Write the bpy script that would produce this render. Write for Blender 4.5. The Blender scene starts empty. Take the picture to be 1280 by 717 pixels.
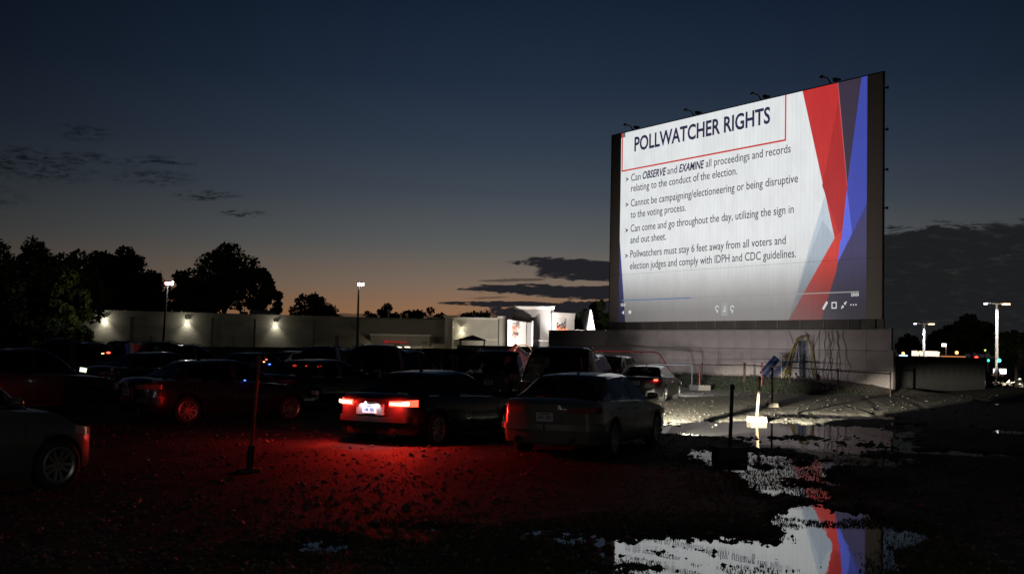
import bpy, bmesh, math, random
import numpy as np
from mathutils import Vector, Matrix
random.seed(7); rng = np.random.default_rng(7)
S = bpy.context.scene
COL = S.collection
R = math.radians

# ------------------------------------------------------------------ camera
F = 1450.0; CAMH = 1.7
TH = math.atan(75.5 / F); RO = R(1.2)
vf = np.array([0, math.cos(TH), math.sin(TH)]); vu0 = np.array([0, -math.sin(TH), math.cos(TH)]); vr0 = np.array([1.0, 0, 0])
vR = math.cos(RO) * vr0 + math.sin(RO) * vu0; vU = -math.sin(RO) * vr0 + math.cos(RO) * vu0
CC = np.array([0, 0, CAMH])
cd = bpy.data.cameras.new("camera"); cam = bpy.data.objects.new("camera", cd); COL.objects.link(cam)
cd.sensor_width = 36.0; cd.lens = 36.0 * F / 1280; cd.clip_start = 0.1; cd.clip_end = 8000
mw = Matrix(((vR[0], vU[0], -vf[0], 0), (vR[1], vU[1], -vf[1], 0), (vR[2], vU[2], -vf[2], CAMH), (0, 0, 0, 1)))
cam.matrix_world = mw
S.camera = cam
S.render.resolution_x = 1024; S.render.resolution_y = 573
S.view_settings.view_transform = 'Standard'; S.view_settings.look = 'None'
S.view_settings.exposure = 0; S.view_settings.gamma = 1
S.render.engine = 'CYCLES'
S.cycles.use_denoising = True
S.cycles.max_bounces = 6; S.cycles.transparent_max_bounces = 12
S.cycles.sample_clamp_indirect = 3.0
S.cycles.caustics_reflective = False; S.cycles.caustics_refractive = False

def ray(x, y): return vf * F + vR * (x - 640) - vU * (y - 358.5)
def at(x, y, Y): d = ray(x, y); return CC + d * (Y / d[1])
def gnd(x, y, z=0.0): d = ray(x, y); return CC + d * ((z - CAMH) / d[2])
def xat(x, Y): return at(x, 434, Y)[0]
def zat(x, y, Y): return at(x, y, Y)[2]
def lin(c):
    return tuple(((v / 255) / 12.92 if v / 255 <= 0.04045 else ((v / 255 + 0.055) / 1.055) ** 2.4) for v in c)

# ------------------------------------------------------------------ node helper
class NG:
    def __init__(s, tree): s.t = tree; s.n = tree.nodes; s.l = tree.links
    def new(s, typ, **kw):
        n = s.n.new(typ)
        for k, v in kw.items(): setattr(n, k, v)
        return n
    def put(s, sock, v):
        if hasattr(v, 'is_output'): s.l.new(v, sock)
        elif isinstance(v, (tuple, list)) and len(v) == 3 and sock.type == 'RGBA': sock.default_value = (*v, 1)
        else: sock.default_value = v
    def m(s, op, a, b=None, c=None, clamp=False):
        n = s.n.new('ShaderNodeMath'); n.operation = op; n.use_clamp = clamp
        s.put(n.inputs[0], a)
        if b is not None: s.put(n.inputs[1], b)
        if c is not None: s.put(n.inputs[2], c)
        return n.outputs[0]
    def step(s, x, a, b, o0=0.0, o1=1.0):
        n = s.n.new('ShaderNodeMapRange'); n.interpolation_type = 'SMOOTHSTEP'
        s.put(n.inputs[0], x); s.put(n.inputs[1], a); s.put(n.inputs[2], b); s.put(n.inputs[3], o0); s.put(n.inputs[4], o1)
        return n.outputs[0]
    def mix(s, f, a, b, bt='MIX'):
        n = s.n.new('ShaderNodeMix'); n.data_type = 'RGBA'; n.blend_type = bt
        s.put(n.inputs[0], f); s.put(n.inputs[6], a); s.put(n.inputs[7], b)
        return n.outputs[2]
    def noise(s, vec, scale, detail=4, rough=0.55, dist=0.0):
        n = s.n.new('ShaderNodeTexNoise'); 
        if vec is not None: s.l.new(vec, n.inputs['Vector'])
        n.inputs['Scale'].default_value = scale; n.inputs['Detail'].default_value = detail
        n.inputs['Roughness'].default_value = rough; n.inputs['Distortion'].default_value = dist
        return n.outputs[0]
    def ramp(s, f, stops):
        n = s.n.new('ShaderNodeValToRGB'); s.put(n.inputs[0], f)
        cr = n.color_ramp
        while len(cr.elements) < len(stops): cr.elements.new(0.5)
        for e, (p, c) in zip(cr.elements, stops): e.position = p; e.color = (*c, 1)
        return n.outputs[0]
    def mapping(s, vec, scale=(1, 1, 1)):
        n = s.n.new('ShaderNodeMapping'); s.l.new(vec, n.inputs[0]); n.inputs['Scale'].default_value = scale
        return n.outputs[0]

# ------------------------------------------------------------------ world: dusk sky with clouds
W = bpy.data.worlds.new("World"); S.world = W; W.use_nodes = True
g = NG(W.node_tree); g.n.clear()
tc = g.new('ShaderNodeTexCoord'); sep = g.new('ShaderNodeSeparateXYZ'); g.l.new(tc.outputs['Generated'], sep.inputs[0])
DEG = 57.29578
az = g.m('MULTIPLY', g.m('ARCTAN2', sep.outputs[0], sep.outputs[1]), DEG)
el = g.m('MULTIPLY', g.m('ARCSINE', sep.outputs[2]), DEG)
sky_stops = [(0.0, (164, 109, 68)), (1.5, (150, 109, 78)), (3, (125, 107, 92)), (5, (90, 92, 92)), (7.5, (64, 73, 83)), (10, (48, 59, 75)),
             (13, (33, 46, 64)), (17, (21, 34, 52)), (25, (13, 22, 36)), (45, (7, 12, 22)), (60, (5, 9, 17))]
skyc = g.ramp(g.m('DIVIDE', el, 60.0, clamp=True), [(e / 60.0, lin(c)) for e, c in sky_stops])
da = g.m('SUBTRACT', az, 2.0)
isr = g.m('GREATER_THAN', da, 0.0)
sig = g.m('ADD', 23.5, g.m('MULTIPLY', isr, 9.0))
q = g.m('DIVIDE', da, sig)
azf = g.m('ADD', g.m('MULTIPLY', g.m('POWER', 2.71828, g.m('MULTIPLY', g.m('MULTIPLY', q, q), -1.0)), 0.86), 0.12)
skyv = g.new('ShaderNodeVectorMath', operation='SCALE'); g.l.new(skyc, skyv.inputs[0]); g.l.new(azf, skyv.inputs['Scale'])
sky = skyv.outputs[0]
# orange only close to the sunset azimuth; far from it the low sky is grey
grey = g.m('MULTIPLY', g.step(el, 7.0, 0.0), g.step(g.m('ABSOLUTE', g.m('ADD', da, 4.0)), 10.0, 24.0))
bw = g.new('ShaderNodeRGBToBW'); g.l.new(sky, bw.inputs[0])
greyc = g.new('ShaderNodeCombineColor')
for i, k in enumerate((1.05, 1.0, 0.93)): g.l.new(g.m('MULTIPLY', bw.outputs[0], k), greyc.inputs[i])
sky = g.mix(g.m('MULTIPLY', grey, 0.75), sky, greyc.outputs[0])
# clouds: soft ellipses in azimuth/elevation, torn by stretched noise
cv = g.new('ShaderNodeCombineXYZ'); g.l.new(g.m('MULTIPLY', az, 0.35), cv.inputs[0]); g.l.new(g.m('MULTIPLY', el, 1.5), cv.inputs[1])
n1 = g.m('SUBTRACT', g.noise(cv.outputs[0], 1.3, 8, 0.68, 0.5), 0.5)
cv2 = g.new('ShaderNodeCombineXYZ'); g.l.new(g.m('MULTIPLY', az, 0.9), cv2.inputs[0]); g.l.new(g.m('MULTIPLY', el, 2.2), cv2.inputs[1])
n2 = g.m('SUBTRACT', g.noise(cv2.outputs[0], 1.6, 8, 0.72, 0.5), 0.5)
cv3 = g.new('ShaderNodeCombineXYZ'); g.l.new(g.m('MULTIPLY', az, 0.55), cv3.inputs[0]); g.l.new(g.m('MULTIPLY', el, 2.6), cv3.inputs[1])
n3 = g.m('SUBTRACT', g.noise(cv3.outputs[0], 1.5, 9, 0.7, 0.6), 0.5)
def azel(px, py):
    d = ray(px, py); d = d / np.linalg.norm(d)
    return math.degrees(math.atan2(d[0], d[1])), math.degrees(math.asin(d[2]))
cvw = g.new('ShaderNodeCombineXYZ'); g.l.new(g.m('MULTIPLY', az, 1.1), cvw.inputs[0]); g.l.new(g.m('SUBTRACT', g.m('MULTIPLY', el, 4.2), g.m('MULTIPLY', az, .25)), cvw.inputs[1])
nw = g.noise(cvw.outputs[0], 1.25, 8, 0.68, 0.8)
def wispy(px, py, rx, ry, tilt, k, soft, nz, amp):
    c = cloud(px, py, rx * 1.15, ry * 1.25, tilt, k, 0.95, n2, 1.2)
    return g.m('MULTIPLY', c, g.step(nw, 0.42, 0.66))
def cloud(px, py, rx, ry, tilt, k, soft, nz, amp):
    a0, e0 = azel(px, py); w = math.degrees(rx / F); h = math.degrees(ry / F)
    x = g.m('SUBTRACT', az, a0); y = g.m('SUBTRACT', el, e0)
    y = g.m('SUBTRACT', y, g.m('MULTIPLY', x, tilt))
    x = g.m('DIVIDE', x, w); y = g.m('DIVIDE', y, h)
    d = g.m('ADD', g.m('MULTIPLY', x, x), g.m('MULTIPLY', y, y))
    d = g.m('ADD', d, g.m('MULTIPLY', nz, amp))
    return g.m('MULTIPLY', g.step(d, 1.0 + soft, 1.0 - soft), k)
dark = []
for c in [(722, 332, 72, 8.5, -0.04, 1, 0.22, n3, 4.4), (800, 343, 128, 10, 0.0, 1, 0.2, n3, 3.2),
          (680, 362, 98, 6.2, 0.0, 1, 0.22, n3, 4.6), (790, 366, 150, 9, 0, 1, 0.2, n3, 3.2), (640, 380, 84, 3.4, 0.01, 1, 0.25, n3, 4.6), (640, 350, 40, 2.0, 0.05, .6, 0.5, n3, 5.0), (610, 372, 26, 1.5, 0.05, .5, 0.5, n3, 5.0),
          (745, 387, 150, 11, 0.05, 1, 0.15, n2, 2.6), (840, 395, 150, 22, 0, 1, 0.15, n2, 1.6), (520, 396, 130, 3.2, 0, 0.7, 0.3, n2, 3.0),
          (1200, 395, 235, 106, 0.0, 1, 0.06, n3, 0.85), (1480, 390, 330, 118, 0, 1, 0.06, n1, 0.7)]:
    dark.append(cloud(*c))
md = dark[0]
for d in dark[1:]: md = g.m('MAXIMUM', md, d)
wisp = []
for c in [(42, 206, 52, 14, -0.03, .9, 0.7, n2, 5.0), (104, 166, 26, 8, 0, .5, 0.8, n2, 3.2), (102, 196, 24, 5, 0, .75, 0.7, n2, 4.6), (158, 203, 24, 3.5, 0, .75, 0.7, n2, 4.4),
          (205, 201, 30, 4.5, 0, .75, 0.7, n2, 4.6), (190, 222, 38, 8, 0.03, .45, 0.9, n2, 5.5), (260, 244, 34, 4.6, 0.1, .85, 0.6, n2, 4.0), (304, 267, 24, 3.4, 0.03, .8, 0.6, n2, 3.8),
          (-90, 240, 80, 12, 0, .6, 0.7, n2, 3.2)]:
    wisp.append(wispy(*c[:5], 1.0 if c[5] > .7 else .7, *c[6:]))
mw_ = wisp[0]
for d in wisp[1:]: mw_ = g.m('MAXIMUM', mw_, d)
# a few lighter gaps inside the big bank
gap = g.m('MULTIPLY', g.m('MULTIPLY', g.step(n1, 0.10, 0.24), g.step(el, 3.0, 4.2)), g.step(az, 19.5, 23.0))
md = g.m('SUBTRACT', md, g.m('MULTIPLY', gap, 0.85), clamp=True)
ccol = g.mix(g.step(az, 2.0, 18.0), lin((34, 33, 37)), g.mix(g.step(n3, 0.0, .25), lin((29, 30, 31)), lin((44, 44, 45))))
sky = g.mix(md, sky, ccol)
sky = g.mix(mw_, sky, lin((14, 18, 21)))
# below the horizon: dark ground tone
sky = g.mix(g.step(el, -0.2, -1.5), sky, (0.002, 0.002, 0.002))
bg = g.new('ShaderNodeBackground'); g.l.new(sky, bg.inputs[0]); bg.inputs[1].default_value = 1.0
wo = g.new('ShaderNodeOutputWorld'); g.l.new(bg.outputs[0], wo.inputs[0])

# ------------------------------------------------------------------ object helpers
def link(o): COL.objects.link(o); return o
def tag(o, label=None, cat=None, group=None, kind=None):
    if label: o['label'] = label
    if cat: o['category'] = cat
    if group: o['group'] = group
    if kind: o['kind'] = kind
    return o
def empty(name, loc=(0, 0, 0), rz=0.0, label=None, cat=None, group=None):
    o = bpy.data.objects.new(name, None); link(o); o.location = loc; o.rotation_euler = (0, 0, rz); o.empty_display_size = 0.3
    return tag(o, label, cat, group)
def obj(name, me, mats, parent=None, loc=(0, 0, 0), rot=(0, 0, 0)):
    if mats is not None and len(me.materials) == 0:
        for m in (mats if isinstance(mats, (list, tuple)) else [mats]): me.materials.append(m)
    o = bpy.data.objects.new(name, me); link(o); o.location = loc; o.rotation_euler = rot
    if parent: o.parent = parent
    return o
def smooth(me, ang=40):
    me.shade_smooth(); me.set_sharp_from_angle(angle=R(ang)); return me
class MB:
    def __init__(s): s.v = []; s.f = []; s.mi = []
    def add(s, vs, fs, mi=0):
        b = len(s.v); s.v += [tuple(map(float, p)) for p in vs]; s.f += [tuple(b + i for i in f) for f in fs]; s.mi += [mi] * len(fs); return s
    def box(s, c, d, mi=0, rz=0.0, rx=0.0, ry=0.0, taper=1.0):
        vs = []
        M = Matrix.Rotation(rz, 3, 'Z') @ Matrix.Rotation(ry, 3, 'Y') @ Matrix.Rotation(rx, 3, 'X')
        for z in (-1, 1):
            t = taper if z > 0 else 1.0
            for x, y in ((-1, -1), (1, -1), (1, 1), (-1, 1)):
                p = M @ Vector((x * d[0] / 2 * t, y * d[1] / 2 * t, z * d[2] / 2)); vs.append((c[0] + p[0], c[1] + p[1], c[2] + p[2]))
        return s.add(vs, [(3, 2, 1, 0), (4, 5, 6, 7), (0, 1, 5, 4), (1, 2, 6, 5), (2, 3, 7, 6), (3, 0, 4, 7)], mi)
    def tube(s, pts, r, n=8, mi=0, cap=True):
        pts = [Vector(p) for p in pts]; rs = r if isinstance(r, (list, tuple)) else [r] * len(pts)
        vs = []; up = Vector((0, 0, 1))
        for i, p in enumerate(pts):
            t = (pts[min(i + 1, len(pts) - 1)] - pts[max(i - 1, 0)]).normalized()
            a = t.cross(up) if abs(t.dot(up)) < 0.95 else t.cross(Vector((1, 0, 0)))
            a.normalize(); b = t.cross(a)
            for k in range(n):
                w = 2 * math.pi * k / n; vs.append(p + (a * math.cos(w) + b * math.sin(w)) * rs[i])
        fs = [(i * n + k, i * n + (k + 1) % n, (i + 1) * n + (k + 1) % n, (i + 1) * n + k) for i in range(len(pts) - 1) for k in range(n)]
        if cap: fs += [tuple(range(n - 1, -1, -1)), tuple((len(pts) - 1) * n + k for k in range(n))]
        return s.add(vs, fs, mi)
    def prism(s, poly, a, b, mi=0):
        """poly: list of 3d points; extruded by vector b-a"""
        n = len(poly); e = Vector(b) - Vector(a)
        vs = [Vector(p) for p in poly] + [Vector(p) + e for p in poly]
        fs = [tuple(range(n)), tuple(range(2 * n - 1, n - 1, -1))] + [(i, i + n, (i + 1) % n + n, (i + 1) % n) for i in range(n)]
        return s.add(vs, fs, mi)
    def lathe(s, prof, n=24, axis='Z', c=(0, 0, 0), mi=0):
        vs = []
        for r, h in prof:
            for k in range(n):
                w = 2 * math.pi * k / n; x, y = r * math.cos(w), r * math.sin(w)
                p = (x, y, h) if axis == 'Z' else (x, h, y)
                vs.append((p[0] + c[0], p[1] + c[1], p[2] + c[2]))
        m = len(prof)
        return s.add(vs, [(i * n + k, i * n + (k + 1) % n, (i + 1) * n + (k + 1) % n, (i + 1) * n + k) for i in range(m - 1) for k in range(n)], mi)
    def mesh(s, name, sm=None, weld=False, fix=True):
        me = bpy.data.meshes.new(name); me.from_pydata(s.v, [], s.f)
        me.polygons.foreach_set('material_index', s.mi)
        if weld or fix:
            b = bmesh.new(); b.from_mesh(me)
            if weld: bmesh.ops.remove_doubles(b, verts=b.verts, dist=weld if isinstance(weld, float) else 1e-4)
            if fix: bmesh.ops.recalc_face_normals(b, faces=b.faces)
            b.to_mesh(me); b.free()
        me.update()
        if sm: smooth(me, sm)
        return me
def fast_mesh(name, V, Q):
    V = np.asarray(V, dtype=np.float32); Q = np.asarray(Q, dtype=np.int32); k = Q.shape[1]
    me = bpy.data.meshes.new(name)
    me.vertices.add(len(V)); me.vertices.foreach_set('co', V.ravel())
    me.loops.add(Q.size); me.loops.foreach_set('vertex_index', Q.ravel())
    me.polygons.add(len(Q)); me.polygons.foreach_set('loop_start', np.arange(0, Q.size, k, dtype=np.int32))
    me.update(calc_edges=True); return me

# ------------------------------------------------------------------ materials
MATS = {}
def mat(name, col, rough=0.6, metal=0.0, var=0.0, scale=3.0, bump=0.0, bscale=None, emit=None, estr=0.0, coat=0.0, spec=0.5, rvar=0.0, stretch=(1, 1, 1)):
    if name in MATS: return MATS[name]
    m = bpy.data.materials.new(name); m.use_nodes = True; MATS[name] = m
    h = NG(m.node_tree); b = h.n['Principled BSDF']
    b.inputs['Roughness'].default_value = rough; b.inputs['Metallic'].default_value = metal
    b.inputs['Specular IOR Level'].default_value = spec; b.inputs['Coat Weight'].default_value = coat; b.inputs['Coat Roughness'].default_value = 0.05
    t = h.new('ShaderNodeTexCoord'); v = h.mapping(t.outputs['Object'], stretch)
    nz = h.noise(v, scale, 5)
    c = h.mix(h.step(nz, 0.3, 0.7), tuple(x * (1 - var) for x in col), tuple(min(1, x * (1 + var)) for x in col)) if var > 0 else None
    if c is None: b.inputs['Base Color'].default_value = (*col, 1)
    else: h.l.new(c, b.inputs['Base Color'])
    if rvar: h.l.new(h.step(nz, 0.3, 0.7, rough - rvar, rough + rvar), b.inputs['Roughness'])
    if bump:
        bn = h.new('ShaderNodeBump'); bn.inputs['Strength'].default_value = 1; bn.inputs['Distance'].default_value = bump
        h.l.new(h.noise(v, bscale or scale * 6, 4), bn.inputs['Height']); h.l.new(bn.outputs[0], b.inputs['Normal'])
    if emit: b.inputs['Emission Color'].default_value = (*emit, 1); b.inputs['Emission Strength'].default_value = estr
    return m
def emis(name, col, s):
    if name in MATS: return MATS[name]
    m = mat(name, (0.0, 0.0, 0.0), 0.5, emit=col, estr=s); return m
def spot(name, loc, target, power, ang, blend=0.5, col=(1, 1, 1), r=0.05, parent=None):
    l = bpy.data.lights.new(name, 'SPOT'); l.energy = power; l.spot_size = R(ang); l.spot_blend = blend; l.color = col; l.shadow_soft_size = r
    o = bpy.data.objects.new(name, l); link(o); o.location = loc
    d = Vector(target) - Vector(loc); o.rotation_euler = d.to_track_quat('-Z', 'Y').to_euler()
    return o
def point(name, loc, power, col=(1, 1, 1), r=0.1):
    l = bpy.data.lights.new(name, 'POINT'); l.energy = power; l.color = col; l.shadow_soft_size = r
    o = bpy.data.objects.new(name, l); link(o); o.location = loc; return o

# ------------------------------------------------------------------ ground
def sst(x, a, b):
    t = np.clip((x - a) / (b - a), 0, 1); return t * t * (3 - 2 * t)
def zg(X, Y):
    """gentle fall of the lot to the far left, low bank at the foot of the screen wall"""
    X = np.asarray(X, float); Y = np.asarray(Y, float)
    z = -0.02 * sst(Y, 24, 42) * sst(-X, -1.0, 5.0)
    # distance in front of the wall line
    return z
GX = np.random.default_rng(3).random((512, 512))
def vnoise(x, y):
    xi = np.floor(x).astype(int); yi = np.floor(y).astype(int); fx = x - xi; fy = y - yi
    fx = fx * fx * (3 - 2 * fx); fy = fy * fy * (3 - 2 * fy)
    a = GX[xi % 512, yi % 512]; b = GX[(xi + 1) % 512, yi % 512]; c = GX[xi % 512, (yi + 1) % 512]; d = GX[(xi + 1) % 512, (yi + 1) % 512]
    return (a * (1 - fx) + b * fx) * (1 - fy) + (c * (1 - fx) + d * fx) * fy - 0.5
def fbm(x, y, o=4, g_=0.5):
    s = 0; a = 1; 
    for i in range(o): s = s + a * vnoise(x * 2 ** i + 17.3 * i, y * 2 ** i + 5.1 * i); a *= g_
    return s
# pools, given as where they lie seen from the lot: (centre x, centre y, half width, half height, depth)
POOLS = [(930, 770, 215, 80, 1.1), (930, 700, 150, 34, .85), (990, 612, 55, 14, .75), (960, 575, 110, 8, .55), (1090, 575, 70, 8, .6), (760, 700, 120, 20, .3), (640, 705, 90, 12, .22), (470, 688, 60, 8, .4), (1045, 672, 75, 42, 1.3), (1008, 648, 46, 26, 1.2), (820, 688, 110, 26, .8), (1112, 668, 44, 16, .5), (1060, 705, 52, 30, .9),
         (700, 672, 75, 15, .55), (985, 594, 70, 16, 1.1), (1010, 618, 42, 14, .95), (935, 588, 45, 6, .8), (1060, 606, 60, 8, .6), (960, 537, 160, 10, 1.3), (900, 540, 90, 6, 1.1), (1035, 556, 115, 14, .85), (1085, 540, 80, 9, 1.0),
         (1040, 520.5, 92, 3.6, 1.2), (408, 682, 46, 12, .55), (330, 690, 40, 6, .35), (1185, 566, 60, 3, .4), (1252, 503, 30, 3.2, 1.0), (1262, 540, 30, 3, .7),
         (590, 690, 50, 8, .4), (1150, 530, 50, 3, .8), (880, 566, 60, 5, .5), (560, 664, 40, 6, .4)]
def project(X, Y, Z=0):
    dx = X; dy = Y; dz = Z - CAMH
    q = dy * vf[1] + dz * vf[2]
    return 640 + F * (dx * vR[0] + dy * vR[1] + dz * vR[2]) / q, 358.5 - F * (dx * vU[0] + dy * vU[1] + dz * vU[2]) / q
# turn each pool into a world-space ellipse
POOLW = []
for cx, cy, rx, ry, k in POOLS:
    c = gnd(cx, cy); l = gnd(cx - rx, cy); r = gnd(cx + rx, cy); n_ = gnd(cx, cy + ry); f_ = gnd(cx, cy - ry)
    yc = (n_[1] + f_[1]) / 2; POOLW.append((c[0] * yc / c[1], yc, (r[0] - l[0]) / 2 * yc / c[1], (f_[1] - n_[1]) / 2, k, c[0] / c[1]))
def pool(X, Y):
    m = np.full(X.shape, -3.0)
    for x0, y0, a, b, k, sh in POOLW:
        dy = Y - y0; dx = X - x0 - dy * sh
        m = np.maximum(m, k * (1 - (dx / a) ** 2 - (dy / b) ** 2))
    return m
# screen line, needed by the bank
vp = ray(-278, 415); SD = np.array([vp[0], vp[1], 0]) / math.hypot(vp[0], vp[1])     # along the screen, right to left
SN = np.array([-SD[1], SD[0], 0]);                                                    # towards the audience
SP = at(1100, 399, 52.0)
def wall_dist(X, Y): return (X - SP[0]) * SN[0] + (Y - SP[1]) * SN[1]
def wall_s(X, Y): return (X - SP[0]) * SD[0] + (Y - SP[1]) * SD[1]
def height(X, Y):
    wd = wall_dist(X, Y); ws = wall_s(X, Y)
    p = pool(X, Y) + 1.0 * fbm(X * 0.9, Y * 0.45, 4, 0.65) + 0.45 * fbm(X * 4.5, Y * 2.6, 3, 0.6) + 0.55 * fbm(X * 15, Y * 10, 3, 0.7)
    lump = 0.017 * fbm(X * 2.2, Y * 1.5, 4, 0.65) + 0.0075 * fbm(X * 12, Y * 12, 3, 0.7)
    for a_, b_, c_ in ((-3.2, .10, .5), (-1.7, .10, .5), (3.1, .33, .4), (4.6, .33, .4), (-7.0, .55, .6), (7.5, .12, .5)):
        d = X - (a_ + b_ * (Y - 12) + c_ * np.sin(Y * .22)); lump = lump - .016 * np.exp(-(d / .13) ** 2) + .007 * np.exp(-((np.abs(d) - .24) / .08) ** 2)
    near = np.exp(-np.maximum(Y - 25, 0) / 15.0)
    lump = lump * (.32 + .68 * sst(X, -1.5, 3.5))
    h = 0.034 - 0.075 * sst(p, -0.25, 0.75) + lump * (0.55 + 0.45 * near) * (1 - 0.6 * sst(p, 0.3, 1.0))
    bank = 0.42 * sst(wd, 6.5, 3.0) * sst(ws, -2.5, 1.5) * (1 - sst(ws, 24, 32) * 0.6) * (1 - sst(-wd, 1.0, 3.5))
    h = h + bank * (1 + 0.25 * fbm(X * .7, Y * .7, 3))
    return h + zg(X, Y)
NC, NR = 1150, 620
tcol = np.linspace(-0.95, 0.95, NC)
ypx = np.concatenate([np.linspace(480, 34, NR - 40), np.geomspace(33.5, 0.7, 40)])
yrow = CAMH * F / ypx
TT, YY = np.meshgrid(tcol, yrow)
XX = TT * YY
ZZ = height(XX, YY)
far = sst(YY, 66, 84); ZZ = ZZ * (1 - far) + (-0.26 - 1.0 * sst(XX, 24, 34)) * far
V = np.stack([XX, YY, ZZ], -1).reshape(-1, 3)
idx = np.arange(NC * NR).reshape(NR, NC)
Q = np.stack([idx[:-1, :-1], idx[:-1, 1:], idx[1:, 1:], idx[1:, :-1]], -1).reshape(-1, 4)
gm = fast_mesh("ground", V, Q); gm.shade_smooth()
mg = bpy.data.materials.new("wet_gravel"); mg.use_nodes = True
h = NG(mg.node_tree); b = h.n['Principled BSDF']; t = h.new('ShaderNodeTexCoord')
vo = h.new('ShaderNodeTexVoronoi'); h.l.new(t.outputs['Object'], vo.inputs['Vector']); vo.inputs['Scale'].default_value = 48
nz = h.noise(t.outputs['Object'], 0.7, 6, 0.6)
sp_ = h.new('ShaderNodeSeparateColor'); h.l.new(vo.outputs['Color'], sp_.inputs[0])
cst = h.mix(h.step(sp_.outputs[0], 0.2, 0.95), (0.018, 0.018, 0.015), (0.062, 0.058, 0.05))
cc = h.mix(h.step(nz, 0.40, 0.62), (0.012, 0.014, 0.010), cst)
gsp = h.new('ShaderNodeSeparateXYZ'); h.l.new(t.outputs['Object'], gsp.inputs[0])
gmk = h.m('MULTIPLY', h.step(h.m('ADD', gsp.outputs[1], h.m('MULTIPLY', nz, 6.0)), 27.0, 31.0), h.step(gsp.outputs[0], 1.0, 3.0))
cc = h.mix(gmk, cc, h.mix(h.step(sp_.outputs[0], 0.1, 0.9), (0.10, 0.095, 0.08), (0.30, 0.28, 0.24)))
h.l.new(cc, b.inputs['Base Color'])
h.l.new(h.step(sp_.outputs[1], 0.0, 1.0, 0.7, 1.0), b.inputs['Roughness'])
bn = h.new('ShaderNodeBump'); bn.inputs['Distance'].default_value = 0.006; h.l.new(h.m('SUBTRACT', 1.0, vo.outputs['Distance']), bn.inputs['Height'])
h.l.new(bn.outputs[0], b.inputs['Normal']); b.inputs['Specular IOR Level'].default_value = 0.12
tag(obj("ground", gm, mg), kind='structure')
# plain land under and around it
MB_ = MB(); MB_.add([(-3000, -600, -1.6), (3000, -600, -1.6), (3000, 3500, -1.6), (-3000, 3500, -1.6)], [(0, 1, 2, 3)])
tag(obj("terrain", MB_.mesh("terrain"), mat("dark_land", (0.03, 0.032, 0.025), 0.95, var=.3, scale=.05)), kind='structure')
# water in the hollows
P = pool(XX, YY) > -0.9
cell = (P[:-1, :-1] | P[1:, 1:]) & (YY[:-1, :-1] < 60) & (wall_dist(XX, YY)[:-1, :-1] > 4) & (zg(XX, YY)[:-1, :-1] > -0.02)
Qw = np.stack([idx[:-1, :-1], idx[:-1, 1:], idx[1:, 1:], idx[1:, :-1]], -1)[cell]
u_, inv = np.unique(Qw, return_inverse=True)
Vw = V[u_].copy(); Vw[:, 2] = 0.0
wm = fast_mesh("puddle_water", Vw, inv.reshape(-1, 4)); wm.shade_smooth()
mwt = bpy.data.materials.new("still_water"); mwt.use_nodes = True
h = NG(mwt.node_tree); b = h.n['Principled BSDF']; t = h.new('ShaderNodeTexCoord')
b.inputs['Base Color'].default_value = (0.010, 0.011, 0.010, 1); b.inputs['IOR'].default_value = 1.33; b.inputs['Roughness'].default_value = 0.015
b.inputs['Specular IOR Level'].default_value = 0.6
h.l.new(h.step(h.noise(t.outputs['Object'], 1.1, 4, .6), .35, .7, .006, .05), b.inputs['Roughness'])
bn = h.new('ShaderNodeBump'); bn.inputs['Distance'].default_value = 0.0007; h.l.new(h.noise(t.outputs['Object'], 2.0, 2, .5), bn.inputs['Height']); h.l.new(bn.outputs[0], b.inputs['Normal'])
tag(obj("puddle_water", wm, mwt), kind='structure')
# loose stones and short weeds on the wet lot
def scatter(n, y0, y1, t0, t1, fn, size):
    yp = rng.uniform(CAMH * F / y1, CAMH * F / y0, n * 3); Y = CAMH * F / yp; X = rng.uniform(t0, t1, n * 3) * Y
    keep = fn(X, Y); X = X[keep][:n]; Y = Y[keep][:n]; return X, Y, height(X, Y)
X, Y, Z = scatter(15000, 8.5, 52, -0.5, 0.5, lambda x, y: pool(x, y) < 0.9, 0)
base = np.array([(1, 0, 0), (0, 1, 0), (-1, 0, 0), (0, -1, 0), (0.2, 0.1, .9), (0, 0, -.6)])
tri = np.array([(0, 1, 4), (1, 2, 4), (2, 3, 4), (3, 0, 4), (1, 0, 5), (2, 1, 5), (3, 2, 5), (0, 3, 5)])
n = len(X); sz = np.clip(rng.lognormal(-4.55, .5, n), .005, .035) * (1 + Y / 40); a = rng.uniform(0, 6.28, n)
bb = base[None] * (sz[:, None] * rng.uniform(.6, 1.3, (n, 6)))[:, :, None]
c_, s_ = np.cos(a)[:, None], np.sin(a)[:, None]
vx = bb[..., 0] * c_ - bb[..., 1] * s_ + X[:, None]; vy = bb[..., 0] * s_ + bb[..., 1] * c_ + Y[:, None]; vz = bb[..., 2] * .8 + Z[:, None] + sz[:, None] * .2
Vs = np.stack([vx, vy, vz], -1).reshape(-1, 3); Ts = (tri[None] + 6 * np.arange(n)[:, None, None]).reshape(-1, 3)
tag(obj("gravel", fast_mesh("gravel", Vs, Ts), mat("pebble_grey", (0.052, 0.049, 0.043), 0.6, var=.6, scale=9)), 'loose grey pebbles scattered over the wet lot', 'gravel', kind='stuff')
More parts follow.
